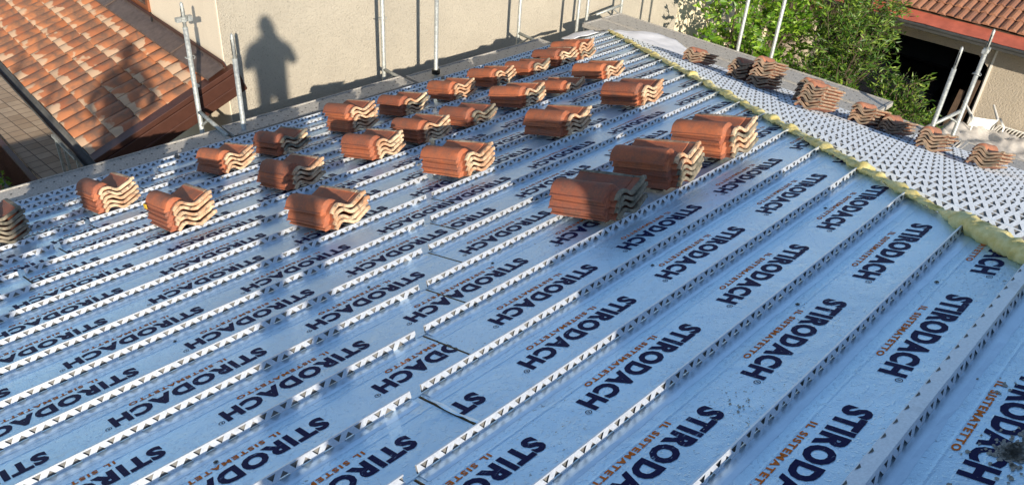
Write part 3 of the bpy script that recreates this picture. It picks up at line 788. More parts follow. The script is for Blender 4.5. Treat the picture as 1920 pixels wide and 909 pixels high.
sh.tube([c, c + Vector((-.03, -.02, .01)), c + Vector((-.05, -.05, -.02))], [.012, .018, .008], 8)
sh.tube([c + Vector((-.03, -.03, 0)), c + Vector((-.03, .02, -.06)), c + Vector((-.03, .05, -.055))], [.012, .01, .018], 8)
sh.tube([c + Vector((-.02, 0, .02)), c + Vector((-.02, .07, .045))], [.01, .006], 8)
sh.build('shutter_holder', M_BLACK, bb)

# ------------------------------------------------------------------ lean-to roof with flamed tiles
LP = Vector((.857, 7.1, -1.6385)); LQ = Vector((-.588, 7.1, -2.188)); a3 = RAD(3)
lv = Vector((math.sin(a3), math.cos(a3), 0)); ld = (LQ - LP); ld_n = ld.normalized(); ln = lv.cross(ld_n).normalized()
if ln.z < 0: ln = -ln
LLEN = ld.length
def LN(u, v_, h=0): return LP + ld_n * u + lv * v_ + ln * h       # u down the slope, v along the eave
TZ0 = -3.9
lt = empty('lean_to', LP); tag(lt, 'low lean-to with flamed orange tiles beside the cream wall', 'lean-to')
mb = MB(); ALONG = []; fr = random.Random(11)
TW, TL = .2365, .30
for r in range(7):
    u1 = LLEN + .03 - r * TL
    u0 = max(-.02, u1 - TL - .05)
    if u1 < .05: break
    for c_ in range(40):
        v0 = .10 + c_ * TW
        if v0 > 8: break
        du = fr.uniform(-.006, .006); dv = fr.uniform(-.003, .003)
        rows = []
        for (u, hh, wsc) in ((u0, .0, .90), ((u0 + u1) / 2, .014, .96), (u1 - .004, .026, 1.0), (u1, .020, 1.0)):
            row = []
            for (pv, ph_) in ((0, .004), (.03, .020), (.065, .036), (.105, .042), (.145, .036), (.18, .020), (.205, .006), (.232, .004), (.236, -.010)):
                row.append(LN(u + du, v0 + dv + pv, hh + ph_ - .002 * r * 0))
            rows.append(row)
        mb.grid(rows); ALONG += [0.0] * 9 + [.5] * 9 + [.98] * 9 + [1.0] * 9
        mb.grid([rows[-1], [p - ln * .014 for p in rows[-1]]]); ALONG += [1.0] * 18
tl = mb.build('tiles', M_LEAN, lt, smooth=True)
at = tl.data.attributes.new('along', 'FLOAT', 'POINT'); at.data.foreach_set('value', ALONG)
mb = MB(); mb.box(LN(-.1, .08, -.12), ld_n * (LLEN + .12), lv * 8.5, ln * .115); mb.build('underlay', M_WBROWN, lt)
# verge: brown sheet-metal cheek in two steps, gutter, flashing
mb = MB()
mb.box(LN(-.12, -.02, -.02), ld_n * (LLEN + .16), lv * .14, ln * .055)
mb.box(LN(-.12, -.03, -.16), ld_n * (LLEN + .14), lv * .10, ln * .135)
mb.box(LN(-.10, -.045, -.175), ld_n * (LLEN + .10), lv * .02, ln * .03)
mb.box(LN(-.12, -.01, -.27), ld_n * (LLEN + .12), lv * .08, ln * .105)
o = mb.build('verge_cheek', M_BROWN, lt); bevel(o, .005)
mb = MB(); rows = []
for a in range(9):
    t_ = math.pi * a / 8
    rows.append([LN(LLEN + .08, -.02, -.05) + Vector((-math.cos(t_) * .06, 0, -math.sin(t_) * .07)), LN(LLEN + .08, 8.5, -.05) + Vector((-math.cos(t_) * .06, 0, -math.sin(t_) * .07))])
mb.grid(rows); o = mb.build('gutter', M_DGREY, lt, smooth=True); md = o.modifiers.new('s', 'SOLIDIFY'); md.thickness = .006
mb = MB(); mb.grid([[LN(-.02, -.02, .15), LN(-.02, 8.5, .15)], [LN(.0, -.02, .092), LN(.0, 8.5, .092)], [LN(.06, -.02, .088), LN(.06, 8.5, .088)], [LN(.20, -.02, .080), LN(.20, 8.5, .080)], [LN(.21, -.02, .060), LN(.21, 8.5, .060)]][::-1])
for vv in (.9, 2.9, 4.9): mb.box(LN(-.01, vv, .075), ld_n * .22, lv * .012, ln * .022)
mb.build('flashing', M_FLASH, lt)
mb = MB(); mb.box(LN(-.03, -.03, .08), ld_n * .02, lv * 8.5, ln * .075); mb.build('flashing_rim', M_BROWN, lt)
for vv in (8.1,):
    q = LN(LLEN - .12, vv, -.13); mb = MB(); mb.box((q.x - .05, q.y - .05, TZ0), (.1, 0, 0), (0, .1, 0), (0, 0, q.z - TZ0)); mb.build('porch_post', M_WBROWN, lt)
mb = MB(); q = LN(.30, .035, .035); mb.box(q, ld_n * .05, lv * .05, ln * .02); mb.build('mortar_dab', M_CREAM, lt)

# ------------------------------------------------------------------ terrace, railing and things below left
TZ = -3.9
mb = MB(); e0 = Vector((-.56, 7.6, 0)); e1 = Vector((-.14, 14.5, 0))
def tpt(y, off): return Vector((-.3805 + (y - 10.48) * .0268 + off, y, 0))
quad = [tpt(7.0, 0), Vector((3.0, 7.0, 0)), Vector((3.0, 19, 0)), tpt(19, 0)]
mb.poly([(p.x, p.y, TZ) for p in quad]); 
mb.poly([(quad[0].x, quad[0].y, ZB), (quad[0].x, quad[0].y, TZ), (quad[3].x, quad[3].y, TZ), (quad[3].x, quad[3].y, ZB)][::-1])
mb.poly([(quad[0].x, quad[0].y, ZB), (quad[1].x, quad[1].y, ZB), (quad[1].x, quad[1].y, TZ), (quad[0].x, quad[0].y, TZ)])
struct(mb.build('terrace', M_PAVE))
rl = empty('railing', tpt(7.2, -.06) + Vector((0, 0, TZ))); tag(rl, 'brown barred railing along the paved terrace at the left edge', 'railing')
mb = MB(); mb.box(tpt(7.1, -.10) + Vector((0, 0, TZ)), tpt(17, 0) - tpt(7.1, 0), (.07, 0, 0), (0, 0, .035)); mb.build('handrail', M_BROWN, rl)
mb = MB(); mb.box(tpt(7.1, -.10) + Vector((0, 0, TZ - .82)), tpt(17, 0) - tpt(7.1, 0), (.05, 0, 0), (0, 0, .035)); mb.build('bottom_rail', M_BROWN, rl)
for i in range(82):
    y = 8.0 + i * .085; mb = MB(); p = tpt(y, -.075) + Vector((0, 0, TZ - .80)); mb.tube([p, p + Vector((0, 0, .81))], .008, 6)
    mb.build('bar', M_BROWN, rl)
def slat_table(base, ax, ay, L, W, H, mat, label, nslat, legs=True, name='slatted_table'):
    base = Vector(base); ax = Vector(ax).normalized(); ay = Vector(ay).normalized(); up = Vector((0, 0, 1))
    root = empty(name, base); rim = .035
    mb = MB(); T = base + up * H
    mb.box(T, ax * L, ay * rim, -up * .035); mb.box(T + ay * (W - rim), ax * L, ay * rim, -up * .035)
    mb.box(T + ay * rim, ax * rim, ay * (W - 2 * rim), -up * .035); mb.box(T + ax * (L - rim) + ay * rim, ax * rim, ay * (W - 2 * rim), -up * .035)
    mb.box(T + ax * (L / 2 - rim / 2) + ay * rim, ax * rim, ay * (W - 2 * rim), -up * .034)
    for i in range(nslat):
        x = rim + (L - 2 * rim) * (i + .5) / nslat
        if abs(x - L / 2) < rim: continue
        mb.box(T + ax * (x - .008) + ay * rim - up * .004, ax * .016, ay * (W - 2 * rim), -up * .02)
    mb.build('slatted_top', mat, root)
    for i, (a, b) in enumerate(((.02, .02), (L - .05, .02), (.02, W - .05), (L - .05, W - .05))):
        m2 = MB(); m2.box(base + ax * a + ay * b, ax * .03, ay * .03, up * (H - .036)); m2.build('leg', mat, root)
    tag(root, label, 'table'); return root
slat_table((-.245, 9.15, TZ), (.03, 1, 0), (1, -.03, 0), .82, .14, .80, M_POST, 'grey slatted metal bench on the paved terrace under the lean-to gutter', 22)
# potted plants and a cloth beyond the railing
def leaf_cluster(mb, c, n, r, size, fr, elong=2.2, flat=.6, up=0.3):
    for _ in range(n):
        d = Vector((fr.gauss(0, 1), fr.gauss(0, 1), fr.gauss(0, flat)))
        if d.length < 1e-3: continue
        p = c + d.normalized() * r * fr.random() ** .5
        leaf(mb, p, Vector((fr.gauss(0, 1), fr.gauss(0, 1), fr.gauss(up, .6))), size * fr.uniform(.7, 1.25), elong, fr)
def leaf(mb, p, d, size, elong, fr):
    d = d.normalized(); r = Vector((fr.gauss(0, 1), fr.gauss(0, 1), fr.gauss(0, .5))); s_ = d.cross(r)
    if s_.length < 1e-3: return
    s_.normalize(); nrm = s_.cross(d); w_ = size / elong / 2
    i = len(mb.v); dr = -nrm * size * .10
    mb.v += [tuple(p), tuple(p + d * size * .35 + s_ * w_), tuple(p + d * size * .45 + nrm * size * -.05), tuple(p + d * size * .35 - s_ * w_), tuple(p + d * size + dr)]
    mb.f += [(i, i + 1, i + 2), (i + 1, i + 4, i + 2), (i, i + 2, i + 3), (i + 3, i + 2, i + 4)]; mb.m += [0, 0, 0, 0]
for i in range(5):
    y = 9.4 + i * .62; p = tpt(y, -.32); p.z = ZB
    root = empty('potted_plant', p); mb = MB(); mb.tube([p, p + Vector((0, 0, .24))], [.08, .12], 14); mb.build('pot', M_POT, root)
    mb = MB(); leaf_cluster(mb, p + Vector((0, 0, .42)), 90, .2, .09, random.Random(50 + i)); mb.build('foliage', M_LEAF1, root)
    tag(root, 'potted plant behind the terrace railing, %s from the roof edge' % ORD[i], 'plant', 'pots lined up behind the railing')
sheet('blue_cloth', [[(-.95, 9.6, -4.2), (-.75, 9.9, -4.15), (-.62, 10.3, -4.25)], [(-.95, 9.45, -4.5), (-.78, 9.75, -4.5), (-.66, 10.2, -4.5)], [(-1.0, 9.35, -4.75), (-.8, 9.7, -4.75), (-.7, 10.15, -4.75)]], M_BLUEC, 'pale blue cloth hanging behind the railing at the left edge', 'cloth', amp=.03)

# ------------------------------------------------------------------ cream building right of the beige one
cb = empty('cream_building', (13, 9, ZB)); tag(cb, 'bright cream building wall behind the bushes, speckled with leaf shadows', 'building')
mb = MB(); mb.poly([(9.565, 7.24, ZB), (19, 7.24, ZB), (19, 7.24, 1.2), (9.565, 7.24, 1.2)]); mb.poly([(19, 7.31, ZB), (19, 13, ZB), (19, 13, 1.2), (19, 7.31, 1.2)])
mb.build('wall', M_CREAM2, cb)
mb = MB(); mb.box((9.5, 7.1, 1.2), (9.7, 0, 0), (0, 6, 0), (0, 0, .15)); mb.build('roof', M_CONC, cb)
pc = empty('porch_canopy', (13.6, 6.6, -2.9)); tag(pc, 'little tiled canopy seen through the top of the bushes', 'canopy')
mb = MB(); fr = random.Random(5)
for c_ in range(6):
    for r in range(2):
        o_ = Vector((12.9 + c_ * .2, 5.95 + r * .3, -2.73 + r * .11)); rows = []
        for (yy, hh) in ((0, .02), (.33, .12)):
            rows.append([o_ + Vector((xx, yy, hh + zz)) for xx, zz in ((0, 0), (.04, .03), (.1, .045), (.15, .03), (.195, 0))])
        mb.grid(rows)
mb.build('tiles', M_LEAN, pc, smooth=True)
mb = MB(); mb.box((12.88, 5.95, -2.80), (1.22, 0, 0), (0, .62, .22), (0, 0, .05)); mb.build('slab', M_WOOD, pc)
mb = MB(); mb.box((12.88, 6.4, -2.95), (.08, 0, 0), (0, .9, 0), (0, 0, .09)); mb.box((14.0, 6.4, -2.95), (.08, 0, 0), (0, .9, 0), (0, 0, .09)); mb.build('bracket', M_WOOD, pc)

# ------------------------------------------------------------------ garage building at the right
XG = 13.5; ZE = -2.60
gb = empty('garage_building', (15, 0, ZB)); tag(gb, 'grey-beige garage building with red eave strip and brown tiles', 'building')
yJ, yL, zO = 2.86, 6.35, -2.93
mb = MB()
mb.poly([(XG, 6.9, ZE + .05), (XG, 6.9, zO), (XG, -14, zO), (XG, -14, ZE + .05)][::-1])
# corner cut of the opening
mb.poly([(XG, yJ, ZB), (XG, -14, ZB), (XG, -14, zO), (XG, yJ + .22, zO), (XG, yJ, zO - .17)][::-1])
mb.poly([(XG, 6.9, ZB), (XG, yL, ZB), (XG, yL, zO), (XG, 6.9, zO)][::-1])
for (p0, p1) in (((yJ, ZB), (yJ, zO - .17)), ((yJ, zO - .17), (yJ + .22, zO)), ((yJ + .22, zO), (yL, zO)), ((yL, zO), (yL, ZB))):
    mb.poly([(XG, p0[0], p0[1]), (XG, p1[0], p1[1]), (XG + .3, p1[0], p1[1]), (XG + .3, p0[0], p0[1])])
mb.poly([(XG, 6.9, ZB), (XG + 8, 6.9, ZB), (XG + 8, 6.9, ZE), (XG, 6.9, ZE)])
mb.build('wall', M_GREYW, gb)
mb = MB()
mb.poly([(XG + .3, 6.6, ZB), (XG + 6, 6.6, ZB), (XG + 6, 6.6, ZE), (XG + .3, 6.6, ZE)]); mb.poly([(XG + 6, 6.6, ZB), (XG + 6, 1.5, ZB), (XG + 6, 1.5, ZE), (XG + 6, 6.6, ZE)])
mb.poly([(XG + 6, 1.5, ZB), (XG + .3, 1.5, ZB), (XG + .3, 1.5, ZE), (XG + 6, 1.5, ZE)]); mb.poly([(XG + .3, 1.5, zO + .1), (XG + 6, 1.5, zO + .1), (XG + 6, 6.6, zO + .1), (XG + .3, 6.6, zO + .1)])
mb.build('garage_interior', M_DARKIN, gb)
mb = MB(); mb.box((XG - .02, yJ - .06, ZB), (.02, 0, 0), (0, .035, 0), (0, 0, ZE - ZB - .1)); mb.build('jamb_trim', M_PLAST, gb)
mb = MB(); mb.box((XG - .62, -14, ZE), (.66, 0, 0), (0, 19.9, 0), (0, 0, .10)); mb.build('eave_slab', M_GREYW, gb)
mb = MB(); mb.box((XG - .68, -14, ZE + .02), (.05, 0, 0), (0, 19.95, 0), (0, 0, .05)); mb.box((XG - .70, -14, ZE + .08), (.06, 0, 0), (0, 19.95, 0), (0, 0, .03)); mb.build('gutter_edge', M_DGREY, gb)
sl = RAD(21); rd = Vector((math.cos(sl), 0, math.sin(sl)))
mb = MB(); n_ = 60
rows = [[Vector((XG - .66, 5.98 - 20 * i / n_, ZE + .13)) + rd * q_ * .17 + Vector((0, 0, .006 * math.sin(i * 2.3 + q_ * 4))) for i in range(n_ + 1)] for q_ in (0, 1, 2)]
mb.grid(rows); mb.build('red_eave_strip', M_RED, gb, smooth=True)
mb = MB(); fr = random.Random(21)
base = Vector((XG - .66, 0, ZE + .13)) + rd * .32 + Vector((0, 0, .02))
for r in range(12):
    for c_ in range(110):
        y0 = 5.9 - c_ * .152; p = base + rd * (r * .33) + Vector((0, y0, .0)); rows = []
        if y0 < -6: break
        j = fr.uniform(-.012, .012)
        for (uu, hh) in ((j, .035), (.02, .04), (.36, .005)):
            rows.append([p + rd * uu + Vector((0, -yy, hh + zz)) for yy, zz in ((0, 0), (.022, .026), (.062, .04), (.102, .026), (.125, 0), (.152, -.002))])
        mb.grid(rows); mb.poly([rows[0][k_] for k_ in range(5)])
mb.build('tiles', M_FART, gb, smooth=False)
mb = MB(); mb.box(base - Vector((0, 14, .06)), rd * 4.2, (0, 20, 0), (0, 0, .03)); mb.build('underlay', M_WOOD, gb)
# a car parked in the garage
car = empty('parked_car', (16, 4.4, ZB)); tag(car, 'dark car parked in the gloom of the garage', 'car')
prof = [(-2.1, .35), (-2.1, .72), (-1.7, .84), (-1.0, .95), (-.45, 1.40), (.9, 1.42), (1.6, .98), (2.0, .92), (2.1, .6), (2.1, .35)]
mb = MB(); L0 = [Vector((16.2 + x, 3.75, ZB + z)) for x, z in prof]; L1 = [Vector((16.2 + x, 5.35, ZB + z)) for x, z in prof]
for q_ in (L0, L1):
    for p in q_:
        if p.z > ZB + 1.2: p.y += .14 if p.y < 4.5 else -.14
mb.grid([L0, L1]); mb.poly(L0); mb.poly(L1[::-1]); o = mb.build('body', M_CAR, car); bevel(o, .05, 3)
mb = MB(); mb.poly([(15.24, 3.95, ZB + .99), (15.24, 5.15, ZB + .99), (15.70, 5.10, ZB + 1.36), (15.70, 4.0, ZB + 1.36)]); mb.build('windscreen', M_GLASS, car)
for wx in (-1.3, 1.35):
    for wy in (3.82, 5.28):
        mb = MB(); mb.tube([(16.2 + wx, wy - .09, ZB + .31), (16.2 + wx, wy + .09, ZB + .31)], .31, 20); mb.build('wheel', M_BLACK, car)
for wy in (3.95, 5.15):
    mb = MB(); mb.tube([(14.07, wy, ZB + .66), (14.12, wy, ZB + .66)], .08, 12); mb.build('headlight', M_GLASS, car)
# leaning brown boards by the jamb
mb = MB(); mb.box((XG - .45, yJ + .02, ZB), (.05, 0, 0), (0, .12, 0), (.36, .0, 1.45)); mb.box((XG - .55, yJ + .2, ZB), (.04, 0, 0), (0, .10, 0), (.46, .0, 1.2)); o = mb.build('leaning_boards', M_WOOD); tag(o, 'dark wooden boards leaning by the garage jamb', 'boards')

# ------------------------------------------------------------------ yard things at the right
slat_table((12.85, 2.30, ZB), (0, -1, 0), (1, 0, 0), 1.6, .55, .80, M_PLAST, 'white slatted plastic table against the garage wall', 26)
def chair(org, R_):
    root = empty('plastic_chair', org)
    def G(x, y, z): return Vector(org) + R_ @ Vector((x, y, z))
    mb = MB()
    rows = [[G(x, y, .42 + .02 * math.cos(x * 6) - .03 * (y + .2)) for x in np.linspace(-.23, .23, 9)] for y in np.linspace(-.22, .24, 8)]
    mb.grid(rows); o = mb.build('seat', M_PLAST, root, smooth=True); md = o.modifiers.new('s', 'SOLIDIFY'); md.thickness = .012
    mb = MB()
    for i in range(5):
        x = -.16 + i * .08; mb.box(G(x - .022, .23, .44), R_ @ Vector((.044, 0, 0)), R_ @ Vector((0, .012, 0)), R_ @ Vector((0, .10, .36)))
    rows = []
    for i in range(13):
        t_ = i / 12; ang = math.pi * t_; rows.append(G(-.24 * math.cos(ang), .235 + .115 * math.sin(ang) ** .4, .43 + .44 * math.sin(ang) ** .45))
    mb.tube(rows, .02, 8); mb.build('backrest', M_PLAST, root)
    for sx in (-1, 1):
        mb = MB(); mb.tube([G(sx * .25, .27, .66), G(sx * .28, .05, .66), G(sx * .27, -.20, .62), G(sx * .26, -.24, .40)], [.022, .022, .022, .02], 8); mb.build('armrest', M_PLAST, root, smooth=True)
        for sy in (-1, 1):
            mb = MB(); mb.tube([G(sx * .23, sy * .21, .41), G(sx * .27, sy * .27, 0)], [.026, .018], 8); mb.build('leg', M_PLAST, root)
    tag(root, 'white plastic garden chair lying tipped on the covered heap', 'chair')
chair((12.75, 2.66, -3.78), Matrix.Rotation(RAD(150), 3, 'Z') @ Matrix.Rotation(RAD(-100), 3, 'X') @ Matrix.Rotation(RAD(20), 3, 'Y'))
hp = MB()
for (c, s3) in (((11.9, 1.75, ZB + .30), (1.1, 1.5, .6)), ((12.1, 2.35, ZB + .42), (.8, .7, .3))): hp.cbox(*c, *s3)
o = hp.build('heap_of_boxes', M_WOOD); tag(o, 'heap of crates hidden under the pale tarpaulin', 'crates')
from mathutils import noise as mn
def tarp():
    bm = bmesh.new(); nx, ny = 46, 60; vs = []
    for i in range(nx):
        r_ = []
        for j in range(ny):
            x = 10.9 + 2.1 * i / (nx - 1); y = .2 + 3.0 * j / (ny - 1)
            d = max(abs(x - 11.95) - .5, abs(y - 1.85) - .95, 0)
            z = ZB + .98 - d * 1.15 + .07 * mn.noise(Vector((x * 3, y * 3, 0)))
            fold = abs(mn.noise(Vector((x * 2.2 + y * 1.4, y * 5.5 - x * 3.5, 2)))); z += .10 * fold
            r_.append(bm.verts.new((x, y, max(z, ZB + .02 + .03 * fold))))
        vs.append(r_)
    for i in range(nx - 1):
        for j in range(ny - 1): bm.faces.new((vs[i][j], vs[i + 1][j], vs[i + 1][j + 1], vs[i][j + 1]))
    me = bpy.data.meshes.new('tarpaulin'); bm.to_mesh(me); bm.free(); me.materials.append(M_TARP); me.polygons.foreach_set('use_smooth', [True] * len(me.polygons))
    o = bpy.data.objects.new('tarpaulin', me); col.objects.link(o); tag(o, 'pale creased tarpaulin over a heap beyond the right-hand deck', 'tarpaulin')
tarp()

# ------------------------------------------------------------------ trees and bushes
def tree(name, base, crown, shoots, per, size, elong, mat, label, seed, lean=(0, 0), shoot_len=.45):
    """crown: list of (centre, radii). Shoots grow outward from limbs; leaves sit along the shoots."""
    fr = random.Random(seed); root = empty(name, base); B0 = Vector(base)
    wd = MB(); lf = MB()
    for (c, r) in crown:
        c = Vector(c); fork = B0.lerp(c, .45) + Vector((fr.uniform(-.15, .15), fr.uniform(-.15, .15), 0))
        wd.tube([B0 + Vector((fr.uniform(-.05, .05), fr.uniform(-.05, .05), 0)), fork, c + Vector((0, 0, r[2] * .5))], [.06, .04, .012], 7)
        for q_ in range(9):
            e = c + Vector((fr.uniform(-1, 1) * r[0] * .75, fr.uniform(-1, 1) * r[1] * .75, fr.uniform(-.7, 1) * r[2] * .75))
            wd.tube([fork.lerp(c, fr.uniform(.1, .8)), (fork + e) / 2 + Vector((0, 0, .08)), e], [.022, .013, .004], 5, cap=False)
    for i in range(shoots):
        c, r = crown[i % len(crown)]; c = Vector(c)
        while True:
            d = Vector((fr.uniform(-1, 1), fr.uniform(-1, 1), fr.uniform(-1, 1)))
            if .25 < d.length < 1: break
        p = c + Vector((d.x * r[0], d.y * r[1], d.z * r[2])) * (.92 + .25 * mn.noise(d * 2.5 + Vector((seed, 0, 0))))
        if mn.noise(p * 1.9 + Vector((seed * 3, 0, 0))) < -.11: continue
        out = (Vector((d.x, d.y, d.z * .7)) + Vector((fr.gauss(0, .5), fr.gauss(0, .5), fr.gauss(.45, .4)))).normalized()
        ln_ = shoot_len * fr.uniform(.5, 1.2); q0 = p - out * ln_ * .5; q1 = p + out * ln_ * .5; bend = Vector((0, 0, -.12 * ln_))
        wd.tube([q0, p, q1 + bend], [.006, .004, .0015], 4, cap=False)
        for k in range(per):
            t_ = (k + .5) / per; pt = q0.lerp(q1, t_) + bend * t_ * t_
            ld_ = out * .7 + Vector((fr.gauss(0, .75), fr.gauss(0, .75), fr.gauss(0, .5)))
            leaf(lf, pt, ld_, size * fr.uniform(.65, 1.2) * (1 - .25 * t_), elong, fr)
    wd.build('trunk', M_BARK, root); lf.build('crown', mat, root)
    tag(root, label, 'tree' if name == 'tree' else 'bush')
tree('bush', (9.9, 6.1, ZB), [((9.6, 6.05, -2.35), (1.15, .62, 1.05)), ((10.9, 5.75, -2.5), (.95, .6, 1.1)), ((9.9, 5.6, -3.2), (1.2, .6, .8))], 700, 11, .145, 2.0, M_LEAF1,
     'broad-leaved bright green bush against the cream wall, left of the other greenery', 5)
tree('tree', (11.6, 4.9, ZB), [((11.5, 5.0, -2.75), (.85, .7, .95)), ((11.0, 4.35, -3.0), (.85, .7, .9)), ((12.1, 4.75, -2.3), (.75, .6, .75)), ((10.9, 4.8, -3.5), (1.0, .8, .7))], 1050, 12, .13, 3.6, M_LEAF2,
     'dense narrow-leaved tree in front of the garage building corner', 9)
tree('bush', (11.2, 3.3, ZB), [((11.0, 3.35, -3.75), (.95, .65, .55)), ((10.6, 2.75, -4.0), (.8, .6, .45)), ((11.3, 3.55, -3.35), (.5, .45, .45))], 620, 12, .125, 3.4, M_LEAF2,
     'low spreading bush before the dark garage opening', 14, shoot_len=.5)

# ------------------------------------------------------------------ people behind the viewer (their shadows fall on the walls)
def person(name_lbl, ctr, zfoot, height, facing, arms, wide=1.0, shirt=None, legs_x=.09):
    """skinned body; facing is a unit vector."""
    fx = Vector(facing).normalized(); rx = fx.cross(Vector((0, 0, 1))).normalized(); k = height / 1.75
    def G(r, f_, z): return Vector((ctr[0], ctr[1], zfoot)) + rx * r * k + fx * f_ * k + Vector((0, 0, z * k))
    vs = [G(0, 0, .95), G(0, 0, 1.12), G(0, .01, 1.32), G(0, .0, 1.44), G(0, .02, 1.52), G(0, .05, 1.60), G(0, .05, 1.70)]
    rr = [.15 * wide, .145 * wide, .15 * wide, .11, .055, .085, .07]
    ed = [(i, i + 1) for i in range(6)]
    for sgn in (-1, 1):
        b = len(vs); vs += [G(sgn * .10, 0, .88), G(sgn * (legs_x + .02), .02, .48), G(sgn * (legs_x + .02), -.01, .10), G(sgn * (legs_x + .03), .13, .035)]
        rr += [.105, .08, .065, .05]; ed += [(0, b), (b, b + 1), (b + 1, b + 2), (b + 2, b + 3)]
        sh_ = arms[0 if sgn < 0 else 1]
        b = len(vs); vs += [G(sgn * .19, 0, 1.40)] + [G(sgn * q[0], q[1], q[2]) for q in sh_]
        rr += [.085, .06, .048, .036, .024]; ed += [(3, b), (b, b + 1), (b + 1, b + 2), (b + 2, b + 3), (b + 3, b + 4)]
    me = bpy.data.meshes.new('body'); me.from_pydata([tuple(v) for v in vs], ed, [])
    o = bpy.data.objects.new('person', me); col.objects.link(o)
    md = o.modifiers.new('skin', 'SKIN')
    for i, sv in enumerate(me.skin_vertices[0].data): sv.radius = (rr[i] * k, rr[i] * k * (.8 if i < 4 else 1)); sv.use_root = (i == 0)
    md.use_smooth_shade = True
    o.modifiers.new('sub', 'SUBSURF').levels = 2; o.modifiers['sub'].render_levels = 2
    me.materials.append(M_CLOTH)
    hd = MB(); c = G(0, .05, 1.64); rows = []
    for i in range(1, 10):
        a = math.pi * i / 10; rows.append([c + rx * .078 * k * math.sin(a) * math.cos(q_) + fx * .098 * k * math.sin(a) * math.sin(q_) + Vector((0, 0, .118 * k * math.cos(a))) for q_ in [2 * math.pi * j / 16 for j in range(16)]])
    hd.grid(rows, 0, True); hd.tube([G(0, .14, 1.62), G(0, .165, 1.605)], [.012, .014], 6, 0)
    for sgn in (-1, 1): hd.tube([G(sgn * .075, .04, 1.60), G(sgn * .085, .035, 1.65)], .012, 6, 0)
    h = hd.build('head', M_SKIN, o, smooth=True)
    hr = MB(); rows = []
    for i in range(0, 6):
        a = math.pi * (i + .02) / 10; rows.append([c + Vector((0, 0, .008)) - fx * .012 + rx * .085 * k * math.sin(a) * math.cos(q_) + fx * .10 * k * math.sin(a) * math.sin(q_) + Vector((0, 0, .124 * k * math.cos(a))) for q_ in [2 * math.pi * j / 16 for j in range(16)]])
    hr.grid(rows, 0, True); hr.build('hair', M_HAIR, o, smooth=True)
    for sgn in (-1, 1):
        tip = arms[0 if sgn < 0 else 1][-1]; fr = random.Random(2)
        hm_ = MB(); b = G(sgn * tip[0], tip[1], tip[2])
        for q_ in range(4):
            dd = rx * (-.03 + q_ * .02); hm_.tube([b + dd * .6, b + dd + fx * .035 + Vector((0, 0, .02)), b + dd + fx * .055 + Vector((0, 0, .045))], [.009, .008, .006], 6)
        hm_.tube([b - rx * sgn * .02, b - rx * sgn * .05 + Vector((0, 0, .02)), b - rx * sgn * .055 + Vector((0, 0, .05))], [.01, .009, .007], 6)
        hm_.build('fingers', M_SKIN, o)
    tag(o, name_lbl, 'person'); return o
def roofz(y): return -math.tan(TH) * y + 0.0
fdir = Vector((fw.x, fw.y, 0)).normalized()
person('person in dark clothes just behind the viewpoint, hands raised to take the picture', (-3.09, -.97, 0), roofz(-.97) - .03, 1.66, (.35, .94, 0),
       [[(.27, .02, 1.16), (.16, .16, 1.24), (.06, .22, 1.38), (.05, .22, 1.42)], [(.29, .04, 1.18), (.21, .16, 1.32), (.11, .20, 1.48), (.10, .20, 1.52)]], 1.45)
person('person in dark clothes standing on the roof to the left of the viewpoint', (-5.02, -1.25, 0), roofz(-1.25) - .03, 1.72, (.3, .95, 0),
       [[(.38, -.04, 1.16), (.28, .08, .98), (.16, .12, 1.0), (.13, .12, 1.0)], [(.36, -.04, 1.18), (.30, .08, .98), (.18, .12, 1.0), (.14, .12, 1.0)]], 1.75)
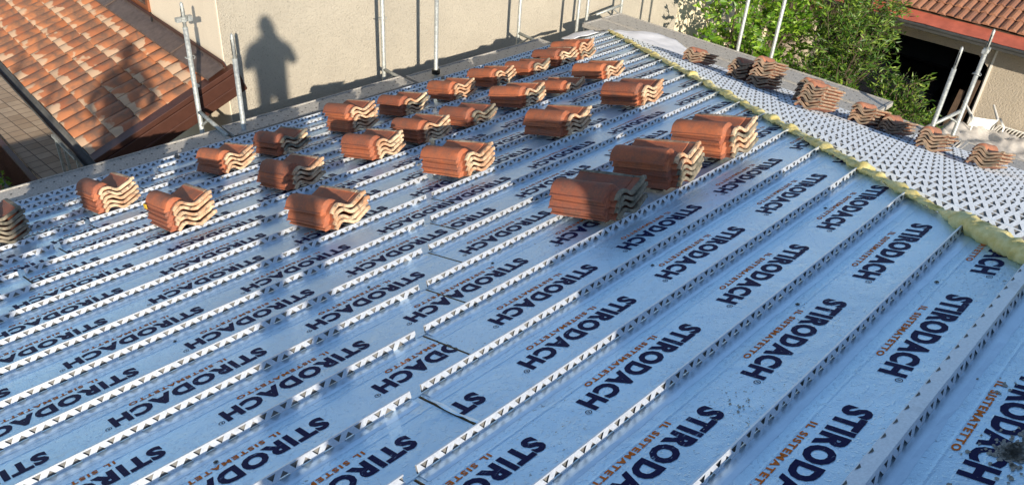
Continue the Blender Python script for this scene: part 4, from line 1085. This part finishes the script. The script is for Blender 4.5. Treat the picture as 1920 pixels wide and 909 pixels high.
# unseen bucket and roll shapes added behind the viewer to shade the roof
for i, bx_ in enumerate((-1.38, -1.06)):
    s_ = -1.27; c = A(bx_, s_, PH); c.z += .02
    root = empty('shade_bucket', c); mb = MB(); mb.tube([c, c + Vector((0, 0, .40))], [.13, .165], 20); mb.tube([c + Vector((0, 0, .385)), c + Vector((0, 0, .41))], .172, 20); mb.build('caster_pail', M_BLACK, root)
    mb = MB(); mb.tube([c + Vector((.17 * math.cos(a), .0, .39 + .12 * math.sin(a))) for a in [math.pi * q / 8 for q in range(9)]], .004, 6); mb.build('handle', M_POST, root)
    tag(root, 'added bucket shape shading the roof from behind the viewpoint, %s of the two' % ('left' if i == 0 else 'right'), 'bucket', 'added shade casters')
mb = MB(); mb.tube([A(-2.06, -1.62, .085), A(-.42, -1.62, .085)], .125, 24); mb.tube([A(-2.07, -1.62, .085), A(-.41, -1.62, .085)], .04, 12)
o = mb.build('shade_roll', M_WHITEM, smooth=False); tag(o, 'added white roll shape shading the roof from behind the viewpoint', 'roll')

# ------------------------------------------------------------------ small marks on the boards
fr = random.Random(33)
for k in range(-1, 10):
    x = [.05, -.35, .62, -.3, -2.2, -.62, -1.1, -1.9, .2, -.9, 1.0][k + 1]; s = (k + 1) * P - .072
    root = MB(); c = A(x, s, PH + .003)
    root.poly([c + ux * .009 * math.cos(a) + us * .009 * math.sin(a) for a in [2 * math.pi * q / 8 for q in range(8)]])
    root.tube([c, c + nA * .004], [.0045, .003], 8)
    o = root.build('fixing_screw', M_DGREY); tag(o, 'dark fixing screw on the %s board strip up from the left eave' % ORD[17 - k], 'screw', 'fixing screws dotted along the rails')
def splat(c0, n, r0, seed, label, F=A, smin=.003, smax=.011, squ=2.0):
    fr = random.Random(seed); mb = MB()
    for _ in range(n):
        d = abs(fr.gauss(0, 1)) * r0; a = fr.uniform(0, 2 * math.pi); x, s = c0[0] + d * math.cos(a) * squ, c0[1] + d * math.sin(a)
        rr_ = fr.uniform(smin, smax) * (1.5 - min(1, d / r0) * .8); e = fr.uniform(.4, 1)
        mb.poly([F(x + rr_ * (1 + .3 * math.sin(3 * q + x * 90)) * math.cos(q), s + rr_ * e * math.sin(q), PH + .0021) for q in [2 * math.pi * z / 9 for z in range(9)]])
    o = mb.build('mortar_splashes', M_CONC); o['label'] = label; o['category'] = 'mortar splashes'; o['kind'] = 'stuff'
splat((-.86, -.575), 230, .045, 4, 'dark mortar splashes on the board in the bottom right corner', smax=.013, squ=1.6)
splat((-.78, -.62), 60, .03, 5, 'thick mortar crust on the board at the bottom right', smin=.01, smax=.022, squ=1.2)
splat((-1.05, .12), 50, .07, 6, 'faint mortar specks on the boards in the lower middle', smin=.002, smax=.004)
splat((-.55, -.47), 12, .03, 8, 'two dark dabs on the board at the right edge', smin=.004, smax=.009)
